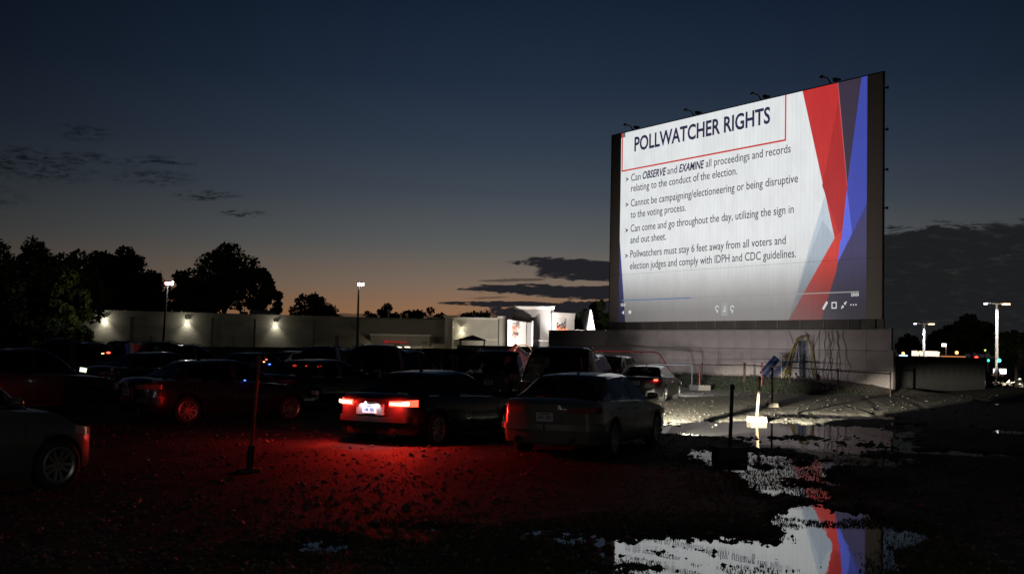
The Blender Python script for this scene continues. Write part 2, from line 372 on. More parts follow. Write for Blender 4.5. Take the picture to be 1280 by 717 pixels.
def blades(name, X, Y, Z, hmin, hmax, wd, m, label, cat):
    n = len(X); hh = rng.uniform(hmin, hmax, n); a = rng.uniform(0, 6.28, n); w = wd * rng.uniform(.5, 1.4, n); lx = rng.normal(0, .45, n) * hh; ly = rng.normal(0, .45, n) * hh
    p0 = np.stack([X - w * np.cos(a), Y - w * np.sin(a), Z - .01], -1); p1 = np.stack([X + w * np.cos(a), Y + w * np.sin(a), Z - .01], -1)
    p2 = np.stack([X + lx, Y + ly, Z + hh], -1)
    Vb = np.stack([p0, p1, p2], 1).reshape(-1, 3)
    return tag(obj(name, fast_mesh(name, Vb, np.arange(3 * n).reshape(-1, 3)), m), label, cat, kind='stuff')
mgrass = mat("weed_green", (0.012, 0.020, 0.010), 0.8, var=.4, scale=4)
X, Y, Z = scatter(30000, 8.5, 27, -0.4, 0.5, lambda x, y: (pool(x, y) > -.5) & (pool(x, y) + .9 * fbm(x * 2.2, y * 1.3, 4, .7) < .55), 0)
blades("water_weeds", X, Y, np.maximum(Z, -.004), .006, .028, .009, mgrass, 'small dark weed tips poking out of the shallow puddle edges', 'weeds')
X, Y, Z = scatter(16000, 11.5, 19, .05, .4, lambda x, y: (pool(x, y) > -.4) & (fbm(x * 1.5 + 4, y * 1.2, 4, .7) > -.22), 0)
blades("puddle_weeds", X, Y, np.maximum(Z, -.004), .008, .035, .009, mgrass, 'thin dark weeds standing in the middle puddles behind the nearest one', 'weeds')
X, Y, Z = scatter(34000, 9, 30, -0.45, 0.5, lambda x, y: (pool(x, y) + 0.8 * fbm(x * .6, y * .5, 3) < 0.1) & (fbm(x * .5 + 9, y * .4, 3) > -.15) & (pool(x, y) > -2.5) | (rng.random(len(x)) < .04) & (pool(x, y) < .2), 0)
blades("weeds", X, Y, Z, .008, .05, .006, mgrass, 'short dark weeds growing round the puddles', 'weeds')
s_ = rng.uniform(-2, 28, 30000); w_ = rng.uniform(2.8, 6.6, 30000)
X = SP[0] + SD[0] * s_ + SN[0] * w_; Y = SP[1] + SD[1] * s_ + SN[1] * w_
blades("grass_bank", X, Y, height(X, Y), .05, .16, .015, mat("bank_grass", (0.014, 0.021, 0.009), 0.8, var=.4, scale=2), 'rough green grass on the low bank below the screen wall', 'grass')
# ------------------------------------------------------------------ drive-in screen
SX0, SX1, SZ0, SZ1 = -0.12, 20.05, 3.31, 14.47
def pl(x, y):
    q = ray(x, y); p = CC + q * (((SP - CC) @ SN) / (q @ SN)); return (p - SP) @ SD, p[2]
def scr(s, z, o=0.0): return Vector((SP[0] + SD[0] * s + SN[0] * o, SP[1] + SD[1] * s + SN[1] * o, z))
RZS = math.atan2(SD[1], SD[0])          # rotation that lays local +x along SD (right to left), local -y... normal is +y
def sbox(mb, s0, s1, z0, z1, o0, o1, mi=0):
    """box in screen coordinates (along, up, out)"""
    c = scr((s0 + s1) / 2, (z0 + z1) / 2, (o0 + o1) / 2)
    return mb.box(c, (abs(s1 - s0), abs(o1 - o0), abs(z1 - z0)), mi, rz=RZS)
mat("screen_black", (0.045, 0.043, 0.04), 0.9, var=.2, scale=1)
ms = bpy.data.materials.new("projected_slide"); ms.use_nodes = True; h = NG(ms.node_tree); b = h.n['Principled BSDF']
geo = h.new('ShaderNodeNewGeometry'); sp3 = h.new('ShaderNodeSeparateXYZ'); h.l.new(geo.outputs['Position'], sp3.inputs[0])
ps = h.m('ADD', h.m('MULTIPLY', sp3.outputs[0], float(SD[0])), h.m('ADD', h.m('MULTIPLY', sp3.outputs[1], float(SD[1])), float(-(SP @ SD))))
pz = sp3.outputs[2]
def polymask(pts):
    P_ = [pl(*p) for p in pts]; n = len(P_)
    ar = sum(P_[i][0] * P_[(i + 1) % n][1] - P_[(i + 1) % n][0] * P_[i][1] for i in range(n))
    sg = 1 if ar > 0 else -1; res = None
    for i in range(n):
        (x0, y0), (x1, y1) = P_[i], P_[(i + 1) % n]; L = math.hypot(x1 - x0, y1 - y0)
        a, c = -(y1 - y0) / L * sg, (x1 - x0) / L * sg
        d = h.m('ADD', h.m('MULTIPLY', ps, a), h.m('ADD', h.m('MULTIPLY', pz, c), -(a * x0 + c * y0)))
        res = d if res is None else h.m('MINIMUM', res, d)
    return h.step(res, -0.02, 0.02)
col = lin((232, 234, 233))
def lay(pts, c):
    global col
    col = h.mix(polymask(pts), col, lin(c))
lay([(1028, 231.6), (992.5, 376), (984, 405), (1020, 405), (1044.5, 300)], (196, 207, 216))
lay([(1025, 270), (1008, 330), (990, 378), (1010, 372), (1044.5, 298)], (176, 188, 200))
lay([(1047.5, 100), (1079, 92), (1059.4, 233)], (58, 48, 66))
lay([(1077.3, 96), (1092, 92), (1087, 262), (1046, 345), (1059.2, 232)], (62, 74, 168))
lay([(1058, 228), (1066, 296), (1046, 338), (1048, 300)], (92, 108, 228))
lay([(1086, 250), (1089, 405), (1010, 410), (1043, 337)], (64, 60, 98))
lay([(1086, 250), (1084, 262), (1047, 337), (1066, 296)], (52, 56, 128))
lay([(1000.4, 100), (1047.5, 100), (1059.4, 233), (1054.7, 270), (1050.8, 306), (1043.7, 298)], (196, 48, 48))
lay([(1048, 128), (1059.4, 233), (1052, 300), (1028, 232)], (176, 40, 42))
lay([(1043.7, 297), (1052.5, 288), (1046, 337), (1024, 410), (980, 410)], (214, 60, 52))
lay([(773, 270), (773.3, 405), (782, 405)], (52, 60, 128))
lay([(776, 166), (782, 165), (782, 171.5), (776, 173)], (110, 110, 112))
# the player's overlay dims the lowest quarter of the picture
fz = h.ramp(h.m('DIVIDE', h.m('SUBTRACT', pz, SZ0), SZ1 - SZ0, clamp=True), [(0, (.16, .15, .15)), (.05, (.19, .18, .18)), (.12, (.32, .31, .31)), (.2, (.58, .58, .58)), (.28, (.84, .85, .86)), (.4, (.92, .93, .95)), (1, (.94, .95, .97))])
col = h.mix(1.0, col, fz, 'MULTIPLY')
# corrugated sheet: fine dark lines, faint mottling
fr = h.m('FRACT', h.m('MULTIPLY', ps, 3.4))
lines = h.step(h.m('ABSOLUTE', h.m('SUBTRACT', fr, 0.5)), 0.0, 0.16, 0.93, 1.0)
cvx = h.new('ShaderNodeCombineXYZ'); h.l.new(ps, cvx.inputs[0]); h.l.new(pz, cvx.inputs[1])
mot = h.step(h.noise(h.mapping(cvx.outputs[0], (1.3, .5, 1)), 1.0, 5, .65), 0.3, 0.7, 0.93, 1.03)
k = h.m('MULTIPLY', lines, mot)
sLm, _ = pl(775, 300); sR1, zR1 = pl(1086, 95); sR2, zR2 = pl(1081.5, 398)
inside = h.m('MULTIPLY', h.step(ps, sLm + .03, sLm - .03), h.step(h.m('SUBTRACT', ps, (sR1 + sR2) / 2), -.03, .03))
st = h.m('MULTIPLY', k, inside)
b.inputs['Base Color'].default_value = (0.72, 0.68, 0.62, 1); b.inputs['Roughness'].default_value = .8; b.inputs['Specular IOR Level'].default_value = .2
h.l.new(col, b.inputs['Emission Color']); h.l.new(st, b.inputs['Emission Strength'])
h.l.new(h.mix(inside, (0.34, 0.30, 0.26), (0.25, 0.25, 0.25)), b.inputs['Base Color'])

screen = empty("drive_in_screen", scr(10, 0, -.5), 0, "huge drive-in cinema screen showing the POLLWATCHER RIGHTS slide above its base wall", "cinema screen")
def par(o, p):
    o.parent = p; o.matrix_parent_inverse = (Matrix.Translation(p.location) @ Matrix.Rotation(p.rotation_euler.z, 4, 'Z')).inverted(); return o
NP, NRW = 24, 4
pw = (SX1 - SX0) / NP; ph = (SZ1 - SZ0) / NRW
pm = MB(); pm.box((0, 0, 0), (pw - .006, .03, ph - .022)); pme = pm.mesh("panel"); pme.materials.append(ms); pm2 = MB(); pm2.box((0, 0, -.0), (pw - .006, .03, ph - .003)); pme2 = pm2.mesh("panel"); pme2.materials.append(ms)
for i in range(NP):
    for j in range(NRW):
        o = bpy.data.objects.new("panel", pme if j == 0 else pme2); link(o); o.location = scr(SX0 + (i + .5) * pw, SZ0 + (j + .5) * ph, 0); o.rotation_euler = (0, 0, RZS); par(o, screen)
m = MB(); sbox(m, SX0 + 1.3, SX1 - .1, SZ0 - .42, SZ1 - .06, -.9, -.03)
par(obj("tower_body", m.mesh("tower_body"), mat("tower_steel", (.06, .055, .05), .8, var=.2, scale=1)), screen)
m = MB(); sbox(m, SX0 - .05, SX0, SZ0, SZ1 + .05, -.07, .03); sbox(m, SX1, SX1 + .05, SZ0, SZ1 + .05, -.12, .03); sbox(m, SX0, SX1, SZ1 + .003, SZ1 + .05, -.12, .03)
par(obj("edge_trim", m.mesh("edge_trim"), mat("trim_dark", (.05, .045, .04), .7)), screen)
m = MB(); sbox(m, SX0 - .05, SX1 + .05, SZ0 - .43, SZ0 - .012, -.12, -.06)
for i in range(14): sbox(m, SX0 + .4 + i * 1.5, SX0 + .5 + i * 1.5, SZ0 - .44, SZ0 - .014, -.055, -.01)
par(obj("lower_beam", m.mesh("lower_beam"), mat("beam_dark", (.10, .10, .085), .85, var=.25, scale=2)), screen)
# rafters behind
m = MB()
for i in range(6):
    s = SX0 + 4.2 + i * 3.0
    sbox(m, s, s + .25, 0, SZ1 - .3, -1.6, -1.35)
    m.tube([scr(s + .12, 0.0, -3.5), scr(s + .12, SZ1 - 5, -1.5)], .12, 6)
par(obj("rear_braces", m.mesh("rear_braces"), mat("trim_dark", (0, 0, 0))), screen)
# floodlights along the top edge and small brackets down the right one
for px, py in [(790, 163), (866, 146), (950, 125), (1037, 101)]:
    s, z = pl(px, py); m = MB()
    m.tube([scr(s, SZ1 + .05, -.1), scr(s, SZ1 + .3, .15), scr(s + .1, SZ1 + .36, .35)], .035, 6)
    m.box(scr(s - .35, SZ1 + .18, 0), (.14, .2, .16), rz=RZS); m.box(scr(s - .6, SZ1 + .14, 0), (.1, .1, .1), rz=RZS)
    fl = par(obj("floodlight", m.mesh("floodlight", 40), mat("fixture_black", (.02, .02, .02), .5)), screen)
    m = MB(); c = scr(s + .12, SZ1 + .34, .42)
    m.lathe([(0.0, -.09), (.06, -.08), (.10, 0), (.10, .05), (.09, .05), (0, .02)], 14, 'Y', (0, 0, 0))
    o = obj("lamp_shade", m.mesh("lamp_shade", 40), mat("fixture_black", (0, 0, 0)), None, c, (R(35), 0, RZS)); par(o, screen); o['label'] = 'round black unlit lamp shade'
for px, py in [(1106, 110), (1105.5, 162), (1105, 212), (1104.5, 260)]:
    s, z = pl(1103, py); m = MB(); m.box(scr(SX0 - .10, z, -.1), (.12, .06, .06), rz=RZS); m.box(scr(SX0 - .17, z, -.1), (.06, .08, .12), rz=RZS)
    par(obj("bracket", m.mesh("bracket"), mat("fixture_black", (0, 0, 0))), screen)
# lettering
def text_mesh(txt, bold=0.0, shear=0.0, extr=0.002, res=3):
    c = bpy.data.curves.new("t", 'FONT'); c.body = txt; c.shear = shear; c.offset = bold; c.extrude = extr; c.resolution_u = res
    o = bpy.data.objects.new("t", c); link(o); bpy.context.view_layer.update()
    me = bpy.data.meshes.new_from_object(o.evaluated_get(bpy.context.evaluated_depsgraph_get()))
    bpy.data.objects.remove(o); bpy.data.curves.remove(c)
    return me
CAPH = None
def fitted(txt, width, cap, name, bold=0, shear=0):
    """text mesh with origin at the left end of its baseline, scaled to a width and a capital height"""
    global CAPH
    if CAPH is None:
        t_ = text_mesh("H"); v = np.empty(len(t_.vertices) * 3); t_.vertices.foreach_get('co', v); CAPH = v.reshape(-1, 3)[:, 1].max(); bpy.data.meshes.remove(t_)
    me = text_mesh(txt, bold, shear); n = len(me.vertices); v = np.empty(n * 3); me.vertices.foreach_get('co', v); v = v.reshape(-1, 3)
    x0, x1 = v[:, 0].min(), v[:, 0].max(); v[:, 0] = (v[:, 0] - x0) * (width / (x1 - x0)); v[:, 1] *= cap / CAPH
    me.vertices.foreach_set('co', v.ravel()); me.name = name; me.update(); return me
MS = Matrix(((-SD[0], 0, SN[0], 0), (-SD[1], 0, SN[1], 0), (0, 1, 0, 0), (0, 0, 0, 1)))
ink = emis("slide_ink", lin((62, 62, 76)), 1.0); ink2 = emis("slide_title_ink", lin((44, 44, 74)), 1.0); redl = emis("slide_red_line", lin((196, 56, 54)), 1.0)
def stext(txt, p0, x1, cap, m_, bold=0.0, shear=0.0, name="slide_text"):
    s0, z0 = pl(*p0); s1, _ = pl(*x1)
    me = fitted(txt, abs(s0 - s1), cap, name, bold, shear)
    o = obj(name, me, m_); o.matrix_world = Matrix.Translation(scr(s0, z0, .024)) @ MS
    o.parent = screen; o.matrix_parent_inverse = Matrix.Translation(screen.location).inverted(); return o
A = lambda x, y: (740 + x / 3.1875, 70 + y / 3.1875)
B = lambda x, y: (740 + x / 3.1875, 270 + y / 3.1875)
stext("POLLWATCHER RIGHTS", A(170, 380), A(711, 264), .80, ink2, .022)
def line(y0p, y1p, x0p, x1p, fy):  # returns baseline function
    return None
def bl(a, b, x):  # point on the baseline a->b at x
    t = (x - a[0]) / (b[0] - a[0]); return (x, a[1] + (b[1] - a[1]) * t)
cap = .415
a_, b_ = (157, 499), (793, 381)
for txt, xa, xb, bd, sh in [("Can", 157, 195, .002, 0), ("OBSERVE", 203, 297, .022, .25), ("and", 301, 340, .002, 0), ("EXAMINE", 348, 448, .022, .25), ("all proceedings and records", 455, 793, .002, 0)]:
    stext(txt, A(*bl(a_, b_, xa)), A(*bl(a_, b_, xb)), cap, ink if bd < .01 else ink2, bd, sh)
for T, fn, p, q_ in [("relating to the conduct of the election.", A, (157, 541), (580, 468)), ("Cannot be campaigning/electioneering or being disruptive", A, (156, 600), (822, 497)),
                     ("to the voting process.", A, (155, 646), (375, 615)), ("Can come and go throughout the day, utilizing the sign in", A, (155, 701), (805, 620)),
                     ("and out sheet.", B, (154, 109), (297, 93)), ("Pollwatchers must stay 6 feet away from all voters and", B, (154, 165), (773, 108)),
                     ("election judges and comply with IDPH and CDC guidelines.", B, (153, 212), (814, 157))]:
    stext(T, fn(*p), fn(*q_), cap, ink, .002)
def flat(poly, m_, name, o_=.024):
    mb = MB(); P_ = [scr(s, z, o_ - .004) for s, z in poly]; e = Vector(SN) * .006
    mb.prism(P_, (0, 0, 0), e); return par(obj(name, mb.mesh(name), m_), screen)
for f_, x, y in [(A, 142, 491), (A, 141, 592), (A, 140, 694), (B, 139, 158)]:
    s, z = pl(*f_(x, y)); w = .16; hh = .13
    flat([(s + w, z + hh), (s - w, z), (s + w * .35, z)], ink, "bullet_mark"); flat([(s + w, z - hh), (s + w * .35, z - .012), (s - w, z - .012)], ink, "bullet_mark")
def stroke(p, q_, w, m_, name, o_=.024):
    (s0, z0), (s1, z1) = p, q_; L = math.hypot(s1 - s0, z1 - z0); nx, nz = -(z1 - z0) / L * w / 2, (s1 - s0) / L * w / 2
    return flat([(s0 + nx, z0 + nz), (s1 + nx, z1 + nz), (s1 - nx, z1 - nz), (s0 - nx, z0 - nz)], m_, name, o_)
sL, zb_ = pl(*A(121, 459)); sR, _ = pl(*A(772, 327))
stroke((sL, SZ1), (sL, zb_ - .04), .085, redl, "title_frame_line"); stroke((sL - .043, zb_), (sR + .043, zb_), .085, redl, "title_frame_line", .0245); stroke((sR, zb_ - .04), (sR, SZ1), .085, redl, "title_frame_line")
# player controls at the foot of the picture
ico = emis("player_icon", lin((205, 208, 205)), 1.0); icod = emis("player_bar_blue", lin((92, 116, 150)), 1.0); icog = emis("player_bar_grey", lin((150, 146, 144)), 1.0); icob = emis("player_button", lin((150, 152, 150)), 1.0)
s0, z0 = pl(*B(120, 336)); s1, _ = pl(*B(395, 325)); s2, _ = pl(*B(1065, 292))
stroke((s0, z0), (s1, z0), .06, icod, "progress_bar"); stroke((s1 - .003, z0), (s2, z0), .045, icog, "progress_bar")
def icon(x, y, kind, k=1.0):
    s, z = pl(*B(x, y)); w = .13 * k
    if kind == 'box': [stroke(a, b2, .05, ico, "player_icon") for a, b2 in [((s - w, z - w), (s + w, z - w)), ((s - w, z + w), (s + w, z + w)), ((s - w, z - w - .02), (s - w, z + w + .02)), ((s + w, z - w - .02), (s + w, z + w + .02))]]
    if kind == 'bubble': flat([(s - w, z + w), (s + w, z + w), (s + w, z - w * .5), (s + w * .2, z - w * .5), (s + w * .6, z - w), (s - w * .2, z - w * .5), (s - w, z - w * .5)], ico, "player_icon")
    if kind == 'speaker': flat([(s + w, z + .05), (s + w * .4, z + .05), (s - w * .3, z + w), (s - w * .3, z - w), (s + w * .4, z - .05), (s + w, z - .05)], ico, "player_icon")
    if kind == 'pen': stroke((s + w, z - w * 1.3), (s - w, z + w * 1.3), .12, ico, "player_icon")
    if kind == 'arrows':
        for d in (1, -1):
            stroke((s - d * w * .3, z + d * w * .3), (s - d * w * 1.2, z + d * w * 1.2), .05, ico, "player_icon"); flat([(s - d * .02, z + d * .02), (s - d * .02, z + d * .14), (s - d * .14, z + d * .02)], ico, "player_icon")
    if kind == 'dots': [flat([(s + i * .15 - .03, z - .03), (s + i * .15 + .03, z - .03), (s + i * .15 + .03, z + .03), (s + i * .15 - .03, z + .03)], ico, "player_icon") for i in (-1, 0, 1)]
    if kind == 'circle':
        P_ = [(s + w * math.cos(t), z + .04 + w * math.sin(t)) for t in np.linspace(-2.2 + math.pi / 2 * 0, 4.1 - 1.2, 9)]
        [stroke(P_[i], P_[i + 1], .05, ico, "player_icon", .024 + i * .0004) for i in range(8)]; stroke((s, z - .1), (s, z - .2), .07, ico, "player_icon")
icon(127, 384, 'speaker'); icon(152, 384, 'bubble', .9); icon(500, 370, 'circle'); icon(560, 370, 'circle'); icon(930, 356, 'pen'); icon(966, 355, 'box'); icon(1005, 354, 'arrows'); icon(1043, 353, 'dots')
s, z = pl(*B(529, 369)); flat([(s - .24, z - .36), (s + .24, z - .36), (s + .24, z + .36), (s - .24, z + .36)], icob, "player_button", .020)
stroke((s - .04, z - .15), (s - .04, z + .16), .06, ico, "player_icon"); stroke((s - .07, z - .12), (s + .08, z - .12), .08, ico, "player_icon", .026)
for T, x, y, w in [("0:04:04", 1034, 320, 30), ("0:02:01", 116, 359, 18)]:
    stext(T, B(x, y), B(x + w, y - 2), .17, ico, .01, name="player_time")

# ------------------------------------------------------------------ base wall below the screen
sA, zA = pl(686, 416); s_low, z_low = pl(624, 432)
print("wall left end", sA, zA, "low", s_low, z_low)
sr = -.46
wallm = mat("painted_block", (.36, .32, .315), .85, var=.14, scale=.7, bump=.004, bscale=30)
bw_ = empty("screen_base_wall", scr(12, 0, -.5), 0, "long pale wall of painted sheets under and beside the big screen", "wall")
m = MB(); sbox(m, sr + 1.4, sA, -.6, 2.80, -1.0, -.06); par(obj("wall_core", m.mesh("wall_core"), mat("core_dark", (.07, .065, .06), .9)), bw_)
wN = 22; ww = (sA - sr) / wN
for j, (z0, z1) in enumerate([(-.5, 1.0), (1.0, 1.9), (1.9, 2.80)]):
    m = MB(); m.box((0, 0, 0), (ww - .012, .06, z1 - z0 - .02)); me = m.mesh("wall_panel"); me.materials.append(wallm)
    for i in range(wN):
        o = link(bpy.data.objects.new("wall_panel", me)); o.location = scr(sr + (i + .5) * ww, (z0 + z1) / 2, -.03); o.rotation_euler = (0, 0, RZS); par(o, bw_)
m = MB(); sbox(m, sr - .05, sA + .05, 2.80, 2.85, -.2, .03); par(obj("coping", m.mesh("coping"), mat("coping_grey", (.3, .28, .27), .7)), bw_)
m = MB(); sbox(m, sr - .30, sr - .003, -.5, 1.92, -.12, .02); sbox(m, sr - .17, sr - .003, 1.92, 2.9, -.12, .0)
par(obj("end_return", m.mesh("end_return"), wallm), bw_)
lw = empty("low_wall", scr(28, 0, 0), 0, "low dull wall running on left of the screen's base wall", "wall")
m = MB(); sbox(m, sA + .06, s_low + 6, -.6, z_low, -.6, -.1); par(obj("wall_body", m.mesh("wall_body"), mat("low_wall_paint", (.2, .185, .18), .85, var=.2, scale=.8)), lw)
# thin tubes added for the faint lines up the right of the wall
strands = MB()
for i in range(11):
    s = random.uniform(1.6, 5.2); z = .3; pts = [scr(s, z, .02)]
    while z < 2.8: z += .28; s += random.uniform(-.16, .16) + .03 * math.sin(i); pts.append(scr(s, z, .02 + random.uniform(0, .03)))
    strands.tube(pts, .014, 4)
    if i % 2: strands.tube([pts[4], pts[4] + Vector((.1, .1, .3)), pts[4] + Vector((.25, -.05, .7))], .01, 4)
tag(obj("wall_strands", strands.mesh("wall_strands"), mat("strand_brown", (.17, .135, .12), .9)), 'thin brown strands running up the right end of the screen base wall', 'strands')

# ------------------------------------------------------------------ chain-link fence in front of the wall
steel = mat("dull_steel", (.10, .09, .08), .7, .2, var=.3, scale=2); rust = mat("rusty_pipe", (.05, .028, .022), .7, var=.4, scale=3)
def fence_run(pts, gz, label, mesh_step=.22):
    e = empty("chain_link_fence", (pts[0][0], pts[0][1], gz(pts[0][0], pts[0][1])), 0, label, "fence", "chain link fences by the playground")
    m = MB(); m.tube(pts, .028, 6); par(obj("top_rail", m.mesh("top_rail", 60), rust), e)
    wr = MB()
    for a, b2 in zip(pts[:-1], pts[1:]):
        a = Vector(a); b2 = Vector(b2); d = b2 - a; L = math.hypot(d.x, d.y); n = max(1, round(L / 2.6))
        for i in range(n + 1):
            p = a + d * (i / n); g0 = float(gz(p.x, p.y)); m = MB(); m.tube([(p.x, p.y, g0 - .1), (p.x, p.y, p.z + .05)], .032, 7); m.lathe([(0, .1), (.03, .08), (.045, .04), (.045, 0)], 7, 'Z', (p.x, p.y, p.z))
            par(obj("post", m.mesh("post", 50), rust), e)
        k = int(L / mesh_step)
        for i in range(k + 1):
            p = a + d * (i / k); g0 = float(gz(p.x, p.y)) + .05; hgt = p.z - g0
            for sg in (1, -1):
                q_ = a + d * min(1, max(0, (i / k) + sg * hgt / L)); hh = abs((q_ - p).length)
                wr.tube([(p.x, p.y, g0), (q_.x, q_.y, g0 + min(hgt, hh))], .0035, 3, cap=False)
    o = par(obj("wire_mesh", wr.mesh("wire_mesh", fix=False), steel), e); o['kind'] = 'stuff'
    return e
gz = lambda x, y: float(height(np.array([x]), np.array([y]))[0])
f1 = at(745, 456, 63.0); f2 = at(930, 455.5, 53.0); f3 = at(1113, 467, 47.0)
fence_run([f1, f2], gz, "chain link fence between the parked cars and the blue slide")
fence_run([f2 + np.array([.05, 0, 0]), f3], gz, "rusty railed chain link fence sloping down in front of the climbing arch")
# football-goal like white frame lit by headlights
fr_ = empty("white_pipe_frame", at(842, 480, 51.5), 0, "white pipe frame lit by car headlights against the screen wall", "frame")
a = at(812, 455, 51.5); b2 = at(865, 456, 51.5); m = MB(); m.tube([(a[0], a[1], 0), a, b2, (b2[0], b2[1], 0)], .03, 6); par(obj("pipe_frame", m.mesh("pipe_frame", 50), mat("white_pipe", (.32, .32, .33), .4)), fr_)
wp = at(874.5, 457, 50.0); e = empty("red_marker_post", (wp[0], wp[1], 0), 0, "thin red post on a low block in front of the screen wall", "post")
m = MB(); m.tube([(wp[0], wp[1], 0), tuple(wp)], .035, 7); par(obj("pole", m.mesh("pole", 50), mat("red_paint", (.16, .02, .014), .5)), e)
m = MB(); m.box((wp[0], wp[1], .12), (.9, .4, .28)); par(obj("base_block", m.mesh("base_block"), mat("dark_concrete", (.1, .09, .08), .9)), e)

# ------------------------------------------------------------------ playground
yel = mat("yellow_pipe", (.30, .24, .065), .5, var=.2, scale=3); blu = mat("blue_plastic", (.008, .022, .075), .4, var=.2, scale=2); gry = mat("grey_pipe", (.2, .22, .25), .5, .5)
D = 55.0
e = empty("arch_climber", at(1002, 487, D), 0, "tall yellow pipe climbing arch with a grey grille in the middle", "climbing frame")
for i in range(6):
    t_ = i / 5; dy = t_ * 1.5; m = MB(); pts = []
    for x, y in [(972 + 14 * t_, 488), (982 + 12 * t_, 460), (991 + 8 * t_, 434), (998 + 3 * t_, 423), (1004 + 3 * t_, 419), (1009 + 3 * t_, 421), (1013 + 5 * t_, 431), (1016 + 9 * t_, 450), (1020 + 15 * t_, 474), (1022 + 17 * t_, 488)]:
        if t_ > .5: x -= 4
        pts.append(at(x, y, D + dy))
    m.tube(pts, .030, 6); par(obj("arch_pipe", m.mesh("arch_pipe", 60), yel), e)
for i in range(7):
    x = 998 + i * 1.75; m = MB(); m.tube([at(x, 425, D + .7), at(x, 482, D + .7)], .02, 5); par(obj("grille_bar", m.mesh("grille_bar", 60), gry), e)
m = MB(); m.box(at(1003.2, 452, D + .78), (.40, .02, 2.0)); par(obj("grille_panel", m.mesh("grille_panel"), mat("grille_grey", (.16, .18, .21), .6)), e)
e = empty("hooded_slide", at(965, 487, D), 0, "dark blue hooded slide beside the yellow climbing arch", "slide")
def quadstrip(pa, pb, wv, th, mb):
    pa, pb, wv, th = map(Vector, (pa, pb, wv, th)); mb.prism([pa, pb, pb + wv, pa + wv], (0, 0, 0), th)
m = MB()
P0, P1 = Vector(at(983, 454, D)), Vector(at(946, 486, D))
quadstrip(P0, P1, (.15, .75, 0), (0, 0, -.09), m); par(obj("chute", m.mesh("chute"), blu), e)
for k_ in (0, 1):
    m = MB(); off = Vector((.15, .75, 0)) * k_; quadstrip(P0 + off, P1 + off, (0, .05, 0), (0, 0, .15), m); par(obj("side_wall", m.mesh("side_wall"), blu), e)
m = MB(); m.tube([at(971, 447, D + .35), at(953, 468, D + .35)], .19, 14); par(obj("hood", m.mesh("hood", 50), blu), e)
m = MB(); m.box(at(989, 452, D + .5), (.85, .9, .08)); par(obj("platform", m.mesh("platform"), gry), e)
for i, yy in enumerate((441, 446, 450)):
    m = MB(); m.tube([at(974, yy, D), at(1000, yy + .6, D)], .018, 5); par(obj("guard_rail", m.mesh("guard_rail", 60), gry), e)
for x in (977, 999, 986):
    m = MB(); m.tube([at(x, 440, D + (.9 if x == 986 else 0)), at(x, 487, D + (.9 if x == 986 else 0))], .035, 6); par(obj("leg", m.mesh("leg", 60), gry), e)
m = MB(); m.tube([at(983, 441, D + .9), at(983, 449, D + .9)], .27, 12); o = par(obj("barrel_panel", m.mesh("barrel_panel", 50), mat("tan_plastic", (.16, .10, .07), .6)), e)
# two little ones
e = empty("spring_rider", at(998, 488, 53), 0, "small yellow and dark spring rider at the foot of the arch", "spring rider")
m = MB(); m.tube([at(998, 488, 53), at(998, 480, 53)], .07, 8); par(obj("spring", m.mesh("spring", 50), mat("bright_yellow", (.5, .38, .05), .5)), e)
m = MB(); c = at(1001, 474.5, 53); m.lathe([(0, -.22), (.12, -.2), (.2, -.05), (.2, .08), (.12, .2), (0, .22)], 10, 'Y', tuple(c)); m.tube([c + np.array([-.15, 0, .1]), c + np.array([-.25, 0, .32])], .05, 6); par(obj("rider_body", m.mesh("rider_body", 50), mat("rider_dark", (.04, .03, .03), .6)), e)
e = empty("little_bench", at(1039, 487, 52), 0, "small pale bench on the grass right of the climbing arch", "bench")
a = at(1034, 483, 52); b2 = at(1045, 483, 52)
m = MB(); m.box(((a[0] + b2[0]) / 2, 52, a[2]), (b2[0] - a[0], .3, .06)); par(obj("seat", m.mesh("seat"), mat("bench_grey", (.32, .33, .30), .7)), e)
for q_ in (a, b2): m = MB(); m.box((q_[0], 52, a[2] - .1), (.07, .3, .6)); par(obj("leg", m.mesh("leg"), MATS["bench_grey"]), e)
# red climbing arches against the wall
redp = mat("red_pipe", (.22, .022, .02), .5, var=.3, scale=2)
for i, (x0, x1, xl, xr, yy, lab) in enumerate([(742, 824, 735, 845, 438.5, "long low red pipe arch against the dim wall above the car roofs"), (688, 722, 682, 730, 436, "short red pipe arch left of the long one by the low wall")]):
    DD = 60.5; e = empty("swing_frame", at((x0 + x1) / 2, 476, DD), 0, lab, "swing frame", "red swing frames behind the cars")
    for dy in (0, .9):
        m = MB(); m.tube([at(xl, 477, DD + dy), at(x0 - 4, yy + 7, DD + dy), at(x0, yy + 1.5, DD + dy), at(x0 + 4, yy, DD + dy), at(x1 - 6, yy + 1.2, DD + dy), at(x1, yy + 3.5, DD + dy), at(x1 + 4, yy + 9, DD + dy), at(xr, 477, DD + dy)], .036, 6)
        par(obj("arch_pipe", m.mesh("arch_pipe", 60), redp), e)
    for k_ in range(2 if i else 4):
        x = x0 + 12 + k_ * (x1 - x0 - 20) / 4; m = MB(); m.tube([at(x, yy + .4, DD), at(x + 1.5, yy + 3, DD + .45), at(x, yy + .4, DD + .9)], .03, 5); par(obj("cross_pipe", m.mesh("cross_pipe", 60), redp), e)
